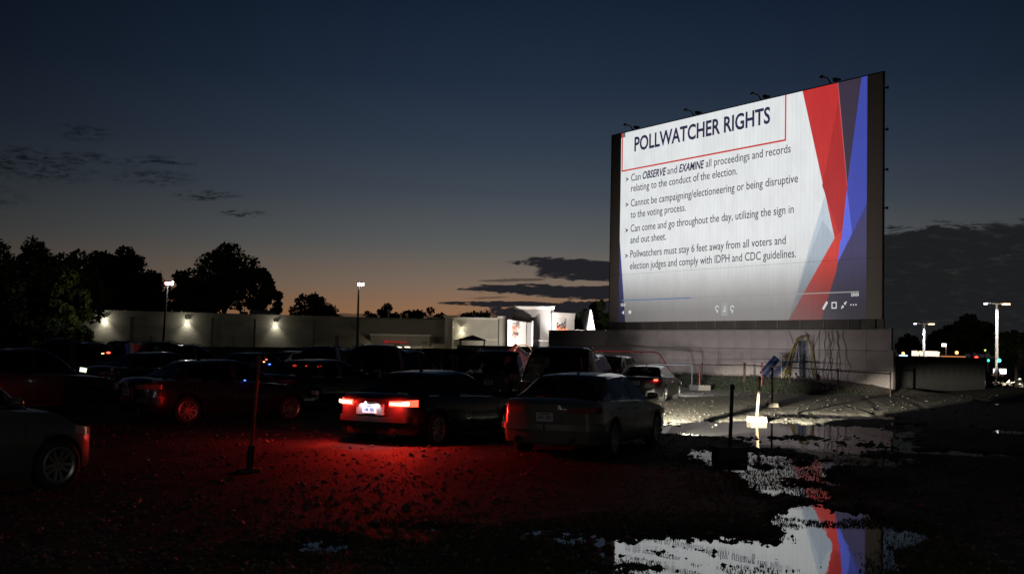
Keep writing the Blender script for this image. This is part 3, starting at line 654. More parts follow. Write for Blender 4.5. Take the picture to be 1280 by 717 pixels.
# red tower slide with a yellow ring behind the dark suv
e = empty("red_play_tower", at(641, 470, 58), 0, "red plastic play slide poking up behind the dark SUV", "play tower")
m = MB(); q0 = at(634, 446, 58); q1 = at(645, 435, 58); q2 = at(655, 443, 58.5); q3 = at(660, 452, 58.5)
m.tube([at(632, 470, 58), q0, q1, q2, q3, at(664, 470, 58.6)], [.26, .28, .24, .2, .24, .26], 8); par(obj("tube_slide", m.mesh("tube_slide", 50), mat("red_plastic", (.07, .006, .007), .45)), e)
m = MB(); c = at(654, 437, 57.5); m.tube([(c[0] + .42 * math.cos(t), c[1], c[2] - .05 + .3 * math.sin(t)) for t in np.linspace(0, 6.283, 16)], .03, 5); par(obj("ring", m.mesh("ring", 50), mat("tan_pipe", (.25, .16, .08), .6)), e)
# low yellow ladder frames in front of the far fence
tanp = mat("tan_rail", (.22, .15, .08), .6, var=.3, scale=2)
e = empty("ladder_frame", at(575, 460, 52), 0, "low tan pipe climbing rails behind the red lit cars", "climbing frame")
for y in (443.5, 447): m = MB(); m.tube([at(543, y, 52), at(611, y + .5, 52)], .022, 5); par(obj("rail", m.mesh("rail", 60), tanp), e)
for x in (551, 566, 571, 589, 601, 608): m = MB(); m.tube([at(x, 442.5, 52), at(x + .5, 474, 52)], .03, 5); par(obj("post", m.mesh("post", 60), tanp), e)

# ------------------------------------------------------------------ speaker posts in the lot
def speaker_post(px, pyb, top, lean, bw__, bh, lab, mpole, mbase, r=.03, sleeve=0):
    p = gnd(px, pyb, float(zg(*gnd(px, pyb)[:2]))); z0 = gz(p[0], p[1]) if p[0] > 0 else p[2]
    e = empty("speaker_post", (p[0], p[1], z0), 0, lab, "post", "speaker posts standing in the lot")
    s_ = p[1] / F; ht = (pyb - top) * s_
    m = MB(); m.tube([(0, 0, bh * .8), (lean * .5, 0, ht * .5), (lean, 0, ht)], r, 8); obj("pole", m.mesh("pole", 50), mpole, e)
    m = MB(); m.box((0, 0, bh / 2 - .02), (bw__, bw__ * .8, bh), taper=.93); me = m.mesh("base_block")
    bm = bmesh.new(); bm.from_mesh(me); bmesh.ops.bevel(bm, geom=bm.edges[:], offset=.012, segments=1, affect='EDGES'); bm.to_mesh(me); bm.free()
    o = obj("base_block", me, mbase, e, rot=(0, 0, R(8)))
    m = MB(); m.lathe([(0, .035), (r * .8, .03), (r * 1.35, 0), (r * 1.35, -.06)], 10, 'Z', (lean, 0, ht)); obj("cap", m.mesh("cap", 50), mpole, e)
    if sleeve: m = MB(); m.tube([(0, 0, bh * .5), (lean * sleeve, 0, ht * sleeve)], r * 2.1, 10); obj("sleeve", m.mesh("sleeve", 50), mat("black_sleeve", (.015, .015, .015), .8), e)
    return e
conc = mat("old_concrete", (.26, .235, .19), .85, var=.3, scale=6, bump=.006, bscale=25); dk = mat("dark_paint", (.03, .028, .026), .7, var=.3, scale=5); rp = mat("worn_red_paint", (.09, .032, .02), .55, var=.4, scale=5); tp = mat("tan_paint", (.22, .18, .12), .6, var=.25, scale=5)
speaker_post(946, 527, 470, .06, .43, .20, "tan speaker post with a brightly lit concrete base", tp, conc, .035)
speaker_post(965, 510, 462, .0, .34, .15, "thin orange post on a pale block farther off by the grass bank", rp, conc, .03)
speaker_post(912, 572, 482, .03, .50, .21, "unlit black post on a square dark base among the puddles", dk, mat("dark_base", (.05, .05, .05), .9, var=.3, scale=5), .03)
speaker_post(312, 592, 447, .07, .30, .10, "leaning post at the left with a thick black sleeve, lit red by tail lights", mat("worn_maroon", (.15, .04, .03), .5, var=.3, scale=5), MATS["dark_base"], .022, .24)
speaker_post(619, 500, 460, 0, .3, .12, "brown post standing between the sedan with tail lights and the SUV", mat("brown_post", (.14, .07, .03), .7, var=.3, scale=5), MATS["dark_base"], .03)
speaker_post(952, 489, 459, 0, .2, .1, "thin dark red post on the grass bank in front of the blue slide", redp, MATS["dark_base"], .03)
# ------------------------------------------------------------------ cars
def paint(name, col, rough=.28, metal=.4, coat=.6): return mat(name, col, rough, metal, coat=coat, var=.05, scale=1.5)
glass = bpy.data.materials.new("car_glass"); glass.use_nodes = True; h = NG(glass.node_tree); h.n.clear()
gl = h.new('ShaderNodeBsdfGlossy'); gl.inputs['Color'].default_value = (1, 1, 1, 1); gl.inputs['Roughness'].default_value = .02
tr = h.new('ShaderNodeBsdfTransparent'); tr.inputs['Color'].default_value = (.26, .29, .28, 1)
gg = h.new('ShaderNodeNewGeometry'); dv = h.new('ShaderNodeVectorMath', operation='DOT_PRODUCT'); h.l.new(gg.outputs['Incoming'], dv.inputs[0]); h.l.new(gg.outputs['Normal'], dv.inputs[1])
frs = h.m('ADD', .04, h.m('MULTIPLY', h.m('POWER', h.m('SUBTRACT', 1.0, h.m('ABSOLUTE', dv.outputs['Value']), clamp=True), 5.0), .8))
mx = h.new('ShaderNodeMixShader'); h.l.new(frs, mx.inputs[0]); h.l.new(tr.outputs[0], mx.inputs[1]); h.l.new(gl.outputs[0], mx.inputs[2])
ou = h.new('ShaderNodeOutputMaterial'); h.l.new(mx.outputs[0], ou.inputs[0])
rubber = mat("tyre_rubber", (.018, .018, .018), .8, bump=.002, bscale=60); alloy = mat("alloy", (.42, .41, .40), .35, .8); blackt = mat("black_trim", (.014, .014, .014), .5)
chrome = mat("chrome", (.6, .6, .6), .12, 1.0); seatm = mat("seat_cloth", (.03, .028, .026), .85); redg = mat("red_lens_off", (.20, .006, .006), .12, coat=1); clearg = mat("clear_lens", (.42, .43, .44), .1, coat=1)
redon = emis("tail_lamp_lit", (1, .03, .015), 9.0); redcore = emis("tail_lamp_core", (1, .62, .45), 14.0)
def tyre_mesh():
    m = MB(); m.lathe([(.205, -.1), (.24, -.112), (.30, -.112), (.325, -.09), (.333, -.05), (.333, .05), (.325, .09), (.30, .112), (.24, .112), (.205, .1)], 28, 'Y'); return m.mesh("tyre", 45)
def rim_mesh(ns):
    m = MB(); m.lathe([(.205, -.1), (.212, .095), (.235, .108), (.238, .112), (.225, .116), (.195, .10), (.19, -.08)], 28, 'Y')
    m.lathe([(0, .085), (.03, .088), (.055, .08), (.06, .05), (0, .05)], 14, 'Y')
    for i in range(ns):
        a = 2 * math.pi * i / ns
        for sgn in (-1, 1):
            ww_ = .018; c, s = math.cos(a), math.sin(a); px_, pz_ = -s, c; o1 = .028 * sgn; o2 = .05 * sgn
            A0 = (c * .04 + px_ * o1 * .6, pz_ * o1 * .6 + s * .04); A1 = (c * .2 + px_ * o2, s * .2 + pz_ * o2)
            P_ = [(A0[0] - px_ * ww_, .086, A0[1] - pz_ * ww_), (A0[0] + px_ * ww_, .086, A0[1] + pz_ * ww_), (A1[0] + px_ * ww_ * 1.3, .10, A1[1] + pz_ * ww_ * 1.3), (A1[0] - px_ * ww_ * 1.3, .10, A1[1] - pz_ * ww_ * 1.3)]
            m.prism(P_, (0, 0, 0), (0, -.04, 0))
    m.lathe([(.18, -.02), (0, -.02)], 20, 'Y', mi=1)
    me = m.mesh("rim", 35); me.materials.append(alloy); me.materials.append(blackt); return me
TY = tyre_mesh(); TY.materials.append(rubber); RIM = {n: rim_mesh(n) for n in (5, 7)}
def _seat():
    m = MB(); m.box((0, 0, .28), (.5, .48, .16)); m.box((-.3, 0, .62), (.15, .46, .62), ry=R(-14)); m.box((-.40, 0, 1.0), (.1, .24, .16), ry=R(-14)); m.tube([(-.38, -.06, .8), (-.39, -.06, .95)], .01, 5); m.tube([(-.38, .06, .8), (-.39, .06, .95)], .01, 5)
    me = m.mesh("seat"); bm = bmesh.new(); bm.from_mesh(me); bmesh.ops.bevel(bm, geom=bm.edges[:], offset=.035, segments=2, affect='EDGES'); bm.to_mesh(me); bm.free(); smooth(me, 60); me.materials.append(seatm); return me
SEAT = _seat()
def interp(x, P_):
    """smooth monotone-ish interpolation through (x,z) points"""
    xs = np.array([p[0] for p in P_]); ys = np.array([p[1] for p in P_])
    if x <= xs[0]: return ys[0]
    if x >= xs[-1]: return ys[-1]
    i = np.searchsorted(xs, x) - 1; h_ = xs[i + 1] - xs[i]; t = (x - xs[i]) / h_
    d = np.gradient(ys, xs)
    return ys[i] * (1 + 2 * t) * (1 - t) ** 2 + h_ * d[i] * t * (1 - t) ** 2 + ys[i + 1] * t * t * (3 - 2 * t) + h_ * d[i + 1] * t * t * (t - 1)
KS = .87      # the whole scene is built at this share of life size for the cars
def car(kind, loc, head, label, paintm, L=4.75, Wd=1.84, H=1.44, wb=2.8, lit=0, group="cars parked in rows facing the big screen", detail=True, spokes=5, lens_lit=None, name=None, seats=True, belt=0.0, cat="car"):
    """head: degrees clockwise from +Y (away from the camera)"""
    suv = kind == 'suv'
    BR = .10; root = empty(name or ('parked_suv' if suv else 'parked_sedan'), loc, R(90 - head), label, 'SUV' if suv else cat, group); root.scale = (KS, KS, KS)
    xr, xf = -L / 2, L / 2; xwf = wb / 2 + .04; xwr = -wb / 2 + .04
    rw = .36 if suv else .333; ks = rw / .333
    if suv:
        top = [(xr, 1.02), (xr + .1, 1.10), (xr + .3, 1.12), (0, 1.10), (.75, 1.08), (1.1, 1.06), (xf - .5, .98), (xf - .12, .86), (xf, .74)]
        xg0, xr0, xr1, xc = xr + .12, xr + .55, .35, 1.05
        roof = [(xg0, 1.12), (xg0 + .18, 1.36), (xr0, H - .05), (-.6, H), (xr1, H - .03), (xr1 + .35, H - .24), (xc, 1.08)]
        zbb = .34; crown = .05
    else:
        k_ = H / 1.44
        top = [(xr, .94 * k_), (xr + .08, 1.0 * k_), (xr + .45, 1.035 * k_), (xr + .75, 1.03 * k_), (0, .99 * k_), (.6, .97 * k_), (.95, .95 * k_), (1.5, .88 * k_), (xf - .35, .77 * k_), (xf - .1, .69 * k_), (xf, .60 * k_)]
        xg0, xr0, xr1, xc = xr + .62, xr + 1.42, .22, .98
        roof = [(xg0, 1.03 * k_), (xg0 + .3, 1.17 * k_), (xr0 - .1, H - .055), (xr0 + .25, H - .015), (-.35, H), (xr1, H - .03), (xr1 + .35, H - .19), (xc, .955 * k_)]
        zbb = .22; crown = .045
    zt = lambda x: float(interp(x, top)) + (belt if xr + .3 < x < 1.0 else 0)
    zr = lambda x: float(interp(x, roof))
    def hw(x):
        w = Wd / 2; cr = .52; ins = .21 if x < 0 else .26
        d = (x - xr) if x < 0 else (xf - x)
        taper = .035 * max(0, (abs(x) - L * .2) / (L * .3)) ** 2
        if d < cr: w -= ins * (1 - math.sqrt(max(0, 1 - ((cr - d) / cr) ** 2)))
        return w - taper
    def prof(z): return float(np.interp(z / (1.12 if suv else 1.0), [.2, .32, .46, .62, .78, .88, 1.0], [.955, .985, 1.0, .998, .985, .965, .93]))
    ra = rw + .045
    def zb(x):
        z = zbb; d = (x - xr) if x < 0 else (xf - x)
        if d < .45: z += .07 * (1 - d / .45)
        for xw in (xwr, xwf):
            dx = abs(x - xw)
            if dx < ra: z = max(z, rw + math.sqrt(ra * ra - dx * dx))
        return z
    bpi = (-.12 if not suv else -.1)
    dr = [(xwr + .12 if suv else xwr + .22, bpi), (bpi, .93 if not suv else 1.0)]
    xs = set(np.round(np.arange(xr + .5, xf - .45, .14), 3).tolist())
    for s_ in (xr, xf):
        for d in (0, .012, .035, .07, .12, .19, .27, .36, .45): xs.add(round(s_ + (d if s_ < 0 else -d), 4))
    for xw in (xwr, xwf):
        for a in np.linspace(-1, 1, 15): xs.add(round(xw + ra * math.sin(a * math.pi / 2) * .9999, 4))
        xs.add(round(xw - ra - .002, 4)); xs.add(round(xw + ra + .002, 4))
    gaps = [dr[0][0], bpi, dr[1][1]]
    for x in gaps: xs = {q for q in xs if abs(q - x) > .02}; xs |= {round(x - .005, 4), round(x + .005, 4)}
    for x in (xg0, xr0, xr1, xc): xs = {q for q in xs if abs(q - x) > .012 or any(abs(q - gx) < .006 for gx in gaps)} | {round(x, 4)}
    xs = sorted(xs)
    fr_r = (0, .1, .28, .5, .72, .88, 1.0); topf = (.93, .62, .3, 0)
    def bulge(fr, x): return (1 - fr * fr) * (.10 if x < 0 else .12)
    rowsL = []
    for x in xs:
        w = hw(x); z0 = zb(x); zs = zt(x) - crown; row = []
        end = 1 if x == xs[-1] else (-1 if x == xs[0] else 0)
        dd = min(x - xr, xf - x); eb = max(0, 1 - dd / .25) ** 2
        for i, f in enumerate(fr_r):
            z = z0 + (zs - z0) * f; y = w * prof(z) * (.975 if i == 0 else 1); row.append((x, y, z))
        ysh = row[-1][1]
        for f in topf:
            zz = zs + crown * (1 - f ** 2.2); row.append((x + (1 if x > 0 else -1) * bulge(f, x) * eb, ysh * f, zz))
        rowsL.append(row)
    nr = len(rowsL[0]); parts = {}
    def P(name_): return parts.setdefault(name_, MB())
    for k in range(len(xs) - 1):
        xm = (xs[k] + xs[k + 1]) / 2; a, b2 = rowsL[k], rowsL[k + 1]
        gap = any(abs(xm - gx) < .005 for gx in gaps)
        for r_ in range(nr - 1):
            zm = (a[r_][2] + a[r_ + 1][2]) / 2; side = r_ < len(fr_r) - 1
            for sg in (1, -1):
                q_ = [(p[0], p[1] * sg, p[2]) for p in (a[r_], b2[r_], b2[r_ + 1], a[r_ + 1])]
                if sg > 0: q_.reverse()
                nm = 'body'; mi = 0
                if side:
                    if gap and 1 <= r_: mi = 1
                    elif dr[0][0] < xm < bpi and r_ >= 1: nm = 'rear_door_' + ('l' if sg > 0 else 'r')
                    elif dr[1][0] < xm < dr[1][1] and r_ >= 1: nm = 'front_door_' + ('l' if sg > 0 else 'r')
                    elif xm < xwr - ra * .8 and zm < .62: nm = 'rear_bumper'
                    elif xm > xwf + ra * .8 and zm < .60: nm = 'front_bumper'
                else:
                    if xm > xc: nm = 'hood'
                    elif xm < xg0 and not suv: nm = 'trunk_lid'
                P(nm).add(q_, [(0, 1, 2, 3)], mi)
    for row, sx in ((rowsL[0], -1), (rowsL[-1], 1)):   # end faces
        nS = len(fr_r); fr_c = [1] + list(topf); fr_c = fr_c + [-f for f in fr_c[-2::-1]]
        ztop = [row[nS - 1][2]] + [row[nS + i][2] for i in range(len(topf))]; ztop = ztop + ztop[-2::-1]
        grid = []
        for r_ in range(nS):
            x, y, z = row[r_]; f2 = fr_r[r_]
            grid.append([(x + sx * bulge(abs(f), x) * (1 if abs(f) < 1 else 0) * 1.0, y * f, z + (f2 ** 3) * (zt_ - ztop[0])) for f, zt_ in zip(fr_c, ztop)])
        for r_ in range(nS - 1):
            zm = (grid[r_][0][2] + grid[r_ + 1][0][2]) / 2
            for c_ in range(len(fr_c) - 1):
                q_ = [grid[r_][c_], grid[r_][c_ + 1], grid[r_ + 1][c_ + 1], grid[r_ + 1][c_]]
                if sx > 0: q_.reverse()
                nm = ('rear_bumper' if sx < 0 else 'front_bumper') if zm < .62 else (('tailgate' if suv else 'trunk_lid') if sx < 0 else 'body')
                P(nm).add(q_, [(0, 1, 2, 3)])
    # greenhouse
    gx_ = [x for x in xs if xg0 <= x <= xc]; tumble = .25 * Wd / 2 / (H - 1.0)
    G = []
    for x in gx_:
        zs = zt(x) - crown * .55; yb = hw(x) * prof(zt(x) - crown) * .975; z1 = max(zr(x), zs + .004); hh = z1 - zs
        yt = lambda z: yb - (z - zs) * tumble * (1.0 if not suv else .72)
        rd = min(.05, hh * .3); za = z1 - rd
        G.append([(x, yb, zs), (x, yt(zs + (za - zs) * .5), zs + (za - zs) * .5), (x, yt(za), za), (x, yt(za) - min(.06, hh * .5), z1 - rd * .22), (x, yt(za) * .55, z1 + .012), (x, 0, z1 + .018)])
    for k in range(len(gx_) - 1):
        xm = (gx_[k] + gx_[k + 1]) / 2
        for r_ in range(5):
            for sg in (1, -1):
                q_ = [(p[0], p[1] * sg, p[2]) for p in (G[k][r_], G[k + 1][r_], G[k + 1][r_ + 1], G[k][r_ + 1])]
                if sg > 0: q_.reverse()
                nm = 'roof'; mi = 0
                if r_ < 2:
                    cp = .16 if not suv else .3
                    sd = 'l' if sg > 0 else 'r'
                    if abs(xm - bpi) < .045: mi = 1
                    elif xg0 + (.5 if not suv else .1) < xm < xc - .22:
                        if suv and abs(xm - dr[0][0]) < .1: nm = 'roof'
                        elif xm > bpi: nm = 'front_window_' + sd
                        elif suv and xm < dr[0][0]: nm = 'quarter_window_' + sd
                        else: nm = 'rear_side_window_' + sd
                elif r_ >= 3:
                    if xm < xr0: nm = 'rear_window'
                    elif xm > xr1: nm = 'windshield'
                P(nm).add(q_, [(0, 1, 2, 3)], mi)
    objs = {}
    for nm, mb in parts.items():
        base = nm[:-2] if nm.endswith(('_l', '_r')) else nm
        me = mb.mesh(base, 38, weld=True, fix=False)
        o = obj(base, me, [glass, blackt] if 'window' in nm or nm == 'windshield' else [paintm, blackt], root); objs[nm] = o
    # wheel wells / floor
    m = MB(); m.box((0, 0, zbb + .12), (L - .9, Wd * .80, .16)); 
    m.box((0, 0, .55), (wb - 2 * ra - .02, Wd * .86, .5)); 
    for xw in (xwr, xwf): m.box((xw, 0, .5), (2 * ra + .1, Wd * .56, .46))
    obj("underbody", m.mesh("underbody"), blackt, root)
    for xw in (xwr, xwf):
        for sg in (1, -1):
            w_ = bpy.data.objects.new("wheel", TY); link(w_); w_.parent = root; w_.location = (xw, sg * (Wd / 2 - .125), rw); w_.scale = (ks, 1, ks); w_.rotation_euler = (0, random.uniform(0, 1), 0 if sg > 0 else math.pi)
            if detail: r__ = bpy.data.objects.new("rim", RIM[spokes]); link(r__); r__.parent = w_
    # lamps follow the corner in plan
    def outline(sx, zc, yin, xin, off):
        pts = []; xe = xs[-1] if sx > 0 else xs[0]; ye = hw(xe) * prof(zc)
        for f in np.linspace(yin / ye, 1, 5): pts.append(((xe + sx * bulge(f, xe)) + sx * off, ye * f))
        for x in (xs[::-1] if sx > 0 else xs):
            d = abs(x - xe)
            if 0 < d <= xin:
                t = d / xin; pts.append((x + sx * off * (1 - t), hw(x) * prof(zc) + off * min(1, .3 + t)))
        return pts
    def wrap(name_, sx, yin, xin, z0, z1, m_, off=.014, z0b=None, z1b=None, par_=root):
        for sg in (1, -1):
            po = outline(sx, (z0 + z1) / 2, yin, xin, off); pi_ = outline(sx, (z0 + z1) / 2, yin, xin, -.03); n = len(po); vs = []; fs = []
            for i in range(n):
                t = i / (n - 1); za = z0 + ((z0b if z0b is not None else z0) - z0) * t; zc_ = z1 + ((z1b if z1b is not None else z1) - z1) * t
                lean = (zc_ - za) * .06
                vs += [(po[i][0], po[i][1] * sg, za), (po[i][0] - sx * lean, (po[i][1] - lean * .3) * sg, zc_), (pi_[i][0], pi_[i][1] * sg, za), (pi_[i][0], pi_[i][1] * sg, zc_)]
            for i in range(n - 1):
                a = 4 * i; b3 = a + 4
                fs += [(a, b3, b3 + 1, a + 1), (a + 1, b3 + 1, b3 + 3, a + 3), (a + 2, a, b3 + 0, b3 + 2)]
            fs += [(0, 1, 3, 2), (4 * n - 4, 4 * n - 2, 4 * n - 1, 4 * n - 3)]
            o = obj(name_, MB().add(vs, fs).mesh(name_, 45), m_ if not isinstance(m_, dict) else m_[sg], par_); objs[name_ + ('l' if sg > 0 else 'r')] = o
            o['label'] = ("left " if sg > 0 else "right ") + name_.replace('_', ' ')
    kz = 1.12 if suv else H / 1.44
    if lit: wrap("taillight", -1, .42, .34, .80, .90, redon, .016, .80, .925)
    elif suv: wrap("taillight", -1, .66, .22, .86, 1.10, lens_lit or redg, .016, .9, 1.12)
    else: wrap("taillight", -1, .40, .36, .79 * kz, .89 * kz, lens_lit or redg, .016, .80 * kz, .91 * kz)
    wrap("headlight", 1, .50, .42, .60 * kz, .68 * kz, clearg, .012, .64 * kz, .74 * kz)
    if detail and not suv: wrap("bumper_lip", -1, .03, .40, .50 * kz, .60 * kz, paintm, .045)
    # grille, plates, handles, mirrors
    m = MB(); m.box((xf + .095, 0, .46 * kz), (.06, .9, .26)); 
    obj("grille", m.mesh("grille"), blackt, root)
    zp = .74 if not suv else .80
    m = MB(); m.box((xr - BR - .008, 0, zp), (.02, .31, .155)); pl_ = obj("number_plate", m.mesh("number_plate"), mat("plate_white", (.62, .64, .68), .45), root)
    m = MB()
    for j in range(7):
        if j != 3: m.box((xr - BR - .020, -.105 + j * .035, zp - .005), (.004, .02, .06))
    m.box((xr - BR - .020, 0, zp + .055), (.004, .2, .018)); obj("plate_marks", m.mesh("plate_marks"), mat("plate_blue", (.03, .06, .25), .5), pl_)
    if detail:
        m = MB(); m.box((xr - BR + .012, 0, zp - .005), (.04, .62, .20)); obj("plate_recess", m.mesh("plate_recess"), mat("plate_glow_grey", (.22, .22, .23), .35, .6) if lit else paintm, root)  # on the lit car the plate-lamp glow is put into a pale recess colour
        m = MB(); m.box((xr - .015, 0, .33), (.09, Wd * .62, .12), taper=.96); obj("rear_diffuser", m.mesh("rear_diffuser"), blackt, root)
        for sg in (1, -1): m = MB(); m.lathe([(.03, -.08), (.04, .06), (.032, .06), (.03, -.02)], 12, 'Y'); obj("exhaust_pipe", m.mesh("exhaust_pipe", 40), chrome, root, (xr - .005, sg * .55, .30), (0, 0, R(90)))
    for sg in (1, -1):
        for xh in ((dr[0][0] + .16), (bpi + .16)):
            z = zt(xh) - .17; y = hw(xh) * prof(z) + .012; m = MB(); m.box((xh, sg * y, z), (.17, .03, .028)); me = m.mesh("door_handle"); 
            d_ = objs.get(('rear_door_' if xh < bpi else 'front_door_') + ('l' if sg > 0 else 'r')); obj("door_handle", me, paintm, d_ or root)
        xm_ = xc - .28; zm_ = zt(xm_) + .07; y = hw(xm_) + .10
        m = MB(); m.lathe([(0, -.10), (.05, -.09), (.075, -.04), (.082, .03), (.07, .08), (0, .09)], 12, 'Y', (0, 0, 0)); me = m.mesh("mirror", 60)
        o = obj("mirror", me, [paintm], root, (xm_, sg * y, zm_)); o.scale = (.85, 1.1, .78)
        m = MB(); m.box((xm_ + .02, sg * (y - .11), zm_ - .055), (.05, .12, .03)); obj("mirror_arm", m.mesh("mirror_arm"), blackt, root)
        # window sill trim
        m = MB(); pts = [(x, sg * (hw(x) * prof(zt(x) - crown) * .98), zt(x) - crown * .5 + .004) for x in np.linspace(xg0 + .45, xc - .1, 8)]
        m.tube(pts, .011, 5); obj("window_trim", m.mesh("window_trim", 60), blackt if suv else chrome, root)
    if seats:
        for x in (-.95, .22):
            for sg in (1, -1): o = bpy.data.objects.new("seat", SEAT); link(o); o.parent = root; o.location = (x, sg * .38, .22 if not suv else .38)
    if detail:
        m = MB(); m.prism([(xr0 + .22, -.012, H - .02), (xr0 + .40, -.012, H - .01), (xr0 + .24, -.004, H + .06)], (0, 0, 0), (0, .024, 0)); obj("roof_antenna", m.mesh("roof_antenna"), paintm, root)
        m = MB(); m.tube([(xg0 + .02, -.62, zr(xg0 + .02) + .03), (xg0 + .02, .62, zr(xg0 + .02) + .03)], .006, 4); obj("window_seal", m.mesh("window_seal"), blackt, root)
    if suv:
        for sg in (1, -1): m = MB(); m.tube([(x, sg * (Wd / 2 - .27), zr(x) + .05) for x in np.linspace(xr0 + .1, xr1 - .1, 6)], .018, 5); obj("roof_rail", m.mesh("roof_rail", 60), blackt, root)
    root['_L'] = L
    return root
def rmat(r): return Matrix.Translation(r.location) @ Matrix.Rotation(r.rotation_euler.z, 4, 'Z') @ Matrix.Scale(r.scale.x, 4)
def wpos(root, p): return rmat(root) @ Vector(p)
def gpos(px, d, g_=True):
    X = xat(px, d); return (X, d, float(zg(X, d)) if X < 2 else 0.0)
silver = paint("silver_paint", (.22, .225, .23), .3, .5); slate = paint("near_black_paint", (.020, .022, .026), .22, .3); charcoal = paint("charcoal_paint", (.045, .047, .05), .25, .5); maroon = paint("deep_red_paint", (.10, .012, .014), .25, .3)
white = paint("white_paint", (.62, .63, .62), .3, 0); navy = paint("navy_paint", (.014, .018, .035), .22, .3); grey = paint("grey_paint", (.05, .052, .055), .28, .5); pearl = paint("pearl_white_paint", (.30, .31, .30), .32, .2)

c_white = car('sedan', (1.39, 19.87, 0.01), 22, "pale sedan nearest the screen side, tail lights off, red glow on its left rear corner", mat("pearl_grey_paint", (.18, .185, .18), .24, .5, coat=.5), L=5.0, Wd=1.90, H=1.47, wb=2.95)
c_bmw = car('sedan', (-1.33, 21.22, -.01), 28, "dark sedan with both tail lights glowing red and a lit white number plate", slate, L=4.65, Wd=1.83, H=1.44, wb=2.8, lit=1)
c_c = car('sedan', (-6.20, 25.13, -.01), 48, "low black sedan seen from its side with red lit five-spoke wheel", navy, L=4.75, Wd=1.84, H=1.50, wb=2.78)
c_near = car('sedan', (-6.32, 12.38, 0.0), 33, "grey sedan cut off by the left edge of the picture, nose lit red", mat("dusk_grey_paint", (.12, .122, .125), .3, .4, coat=.5), L=4.1, Wd=1.80, H=1.62, wb=2.78, spokes=5)
gp = lambda px, d, dz=0: (gpos(px, d)[0], d, gpos(px, d)[2] + dz)
car('suv', gp(28, 25.2), 40, "black car at far left with a small lit phone screen in its window", charcoal, H=1.64, L=4.8, detail=False)
car('sedan', gp(205, 33), 42, "black car behind the low sedan, only its roof line showing at the left", slate, H=1.56, detail=False)
car('suv', gp(112, 41), 36, "dark SUV under the left wall light with one red tail light", charcoal, H=1.78, L=4.6, detail=False)
car('suv', gp(232, 44), 36, "dark car roof just below the fence top between lamp pole and left wall light", navy, H=1.74, detail=False)
car('sedan', gp(373, 50), 40, "small bright silver car in the gap below the third wall light", white, H=1.56, L=4.3, detail=False)
c_j = car('suv', gp(428, 43), 30, "dark SUV far back with three small orange red lamps lit", slate, H=1.72, L=4.6, Wd=1.88, detail=False)
car('sedan', gp(405, 30.5), 34, "black sedan between the side-on sedan and the one with tail lights", slate, H=1.47, detail=False)
car('suv', gp(500, 34), 26, "deep red SUV washed in red light behind the sedan with tail lights", maroon, H=1.76, L=4.8, Wd=1.95, detail=False)
car('suv', gp(640, 35), 18, "dark SUV left of the white car's roof, below the red play slide", slate, H=1.70, L=4.6, Wd=1.95, detail=False)
car('suv', gp(719, 27.2), 16, "tall dark red SUV directly behind the pale sedan, roof edge lit", mat("dark_wine_paint", (.035, .008, .01), .25, .3, coat=.5), H=1.78, L=4.9, Wd=2.02, detail=False)
c_o = car('sedan', (4.75, 39.6, -.0), 19, "small grey sedan with one red tail light, farthest right of the row", grey, H=1.36, L=4.6, wb=2.7, detail=True)
c_p = car('suv', (4.4, 48.0, 0), 22, "dark hatchback roof showing between tall SUV and small grey sedan", charcoal, H=1.60, L=4.4, detail=False)
car('suv', gp(178, 52), 34, "dark vehicle farthest back on the left beneath the building wall", slate, H=1.74, L=4.6, detail=False)
car('sedan', gp(322, 47), 38, "black car with a small blue light near the silver car", slate, H=1.48, detail=False)
# brake lights of the dark sedan: lamps inside the lenses
for sg in (1, -1):
    p = wpos(c_bmw, (-2.325 - .16, sg * .64, .86)); q_ = wpos(c_bmw, (-2.325 - 6, sg * 1.6, .15))
    point("brake_lamp", p, 75, (1, .018, .01), .03); spot("brake_lamp_beam", p, wpos(c_bmw, (-2.325 - 1.3, sg * 3.0, 0)), 115, 158, .4, (1, .018, .01), .03)
# glowing cores of the lenses
for sg in (1, -1):
    m = MB(); m.box((-2.325 - .060, sg * .57, .85), (.02, .24, .042), rz=R(-sg * 14)); m.box((-2.325 - .010, sg * .755, .862), (.02, .12, .062), rz=R(-sg * 40))
    o = obj("lamp_core", m.mesh("lamp_core"), redcore, c_bmw)
for sg in (1, -1):
    p = wpos(c_bmw, (-2.325 - .17, sg * .17, .86)); q_ = wpos(c_bmw, (-2.325 - .10, sg * .10, .66)); spot("plate_lamp", p, q_, 7, 150, .6, (1, .93, .97), .01)
# headlights of the pale sedan
for sg in (1, -1):
    p = wpos(c_white, (2.56, sg * .68, .66)); bz = R(22 - sg * 5.5); q_ = p + Vector((3.1 * math.sin(bz), 3.1 * math.cos(bz), -.47))
    spot("headlamp_low_beam", p, q_, 62000, 20, .3, (1, .93, .74), .04)
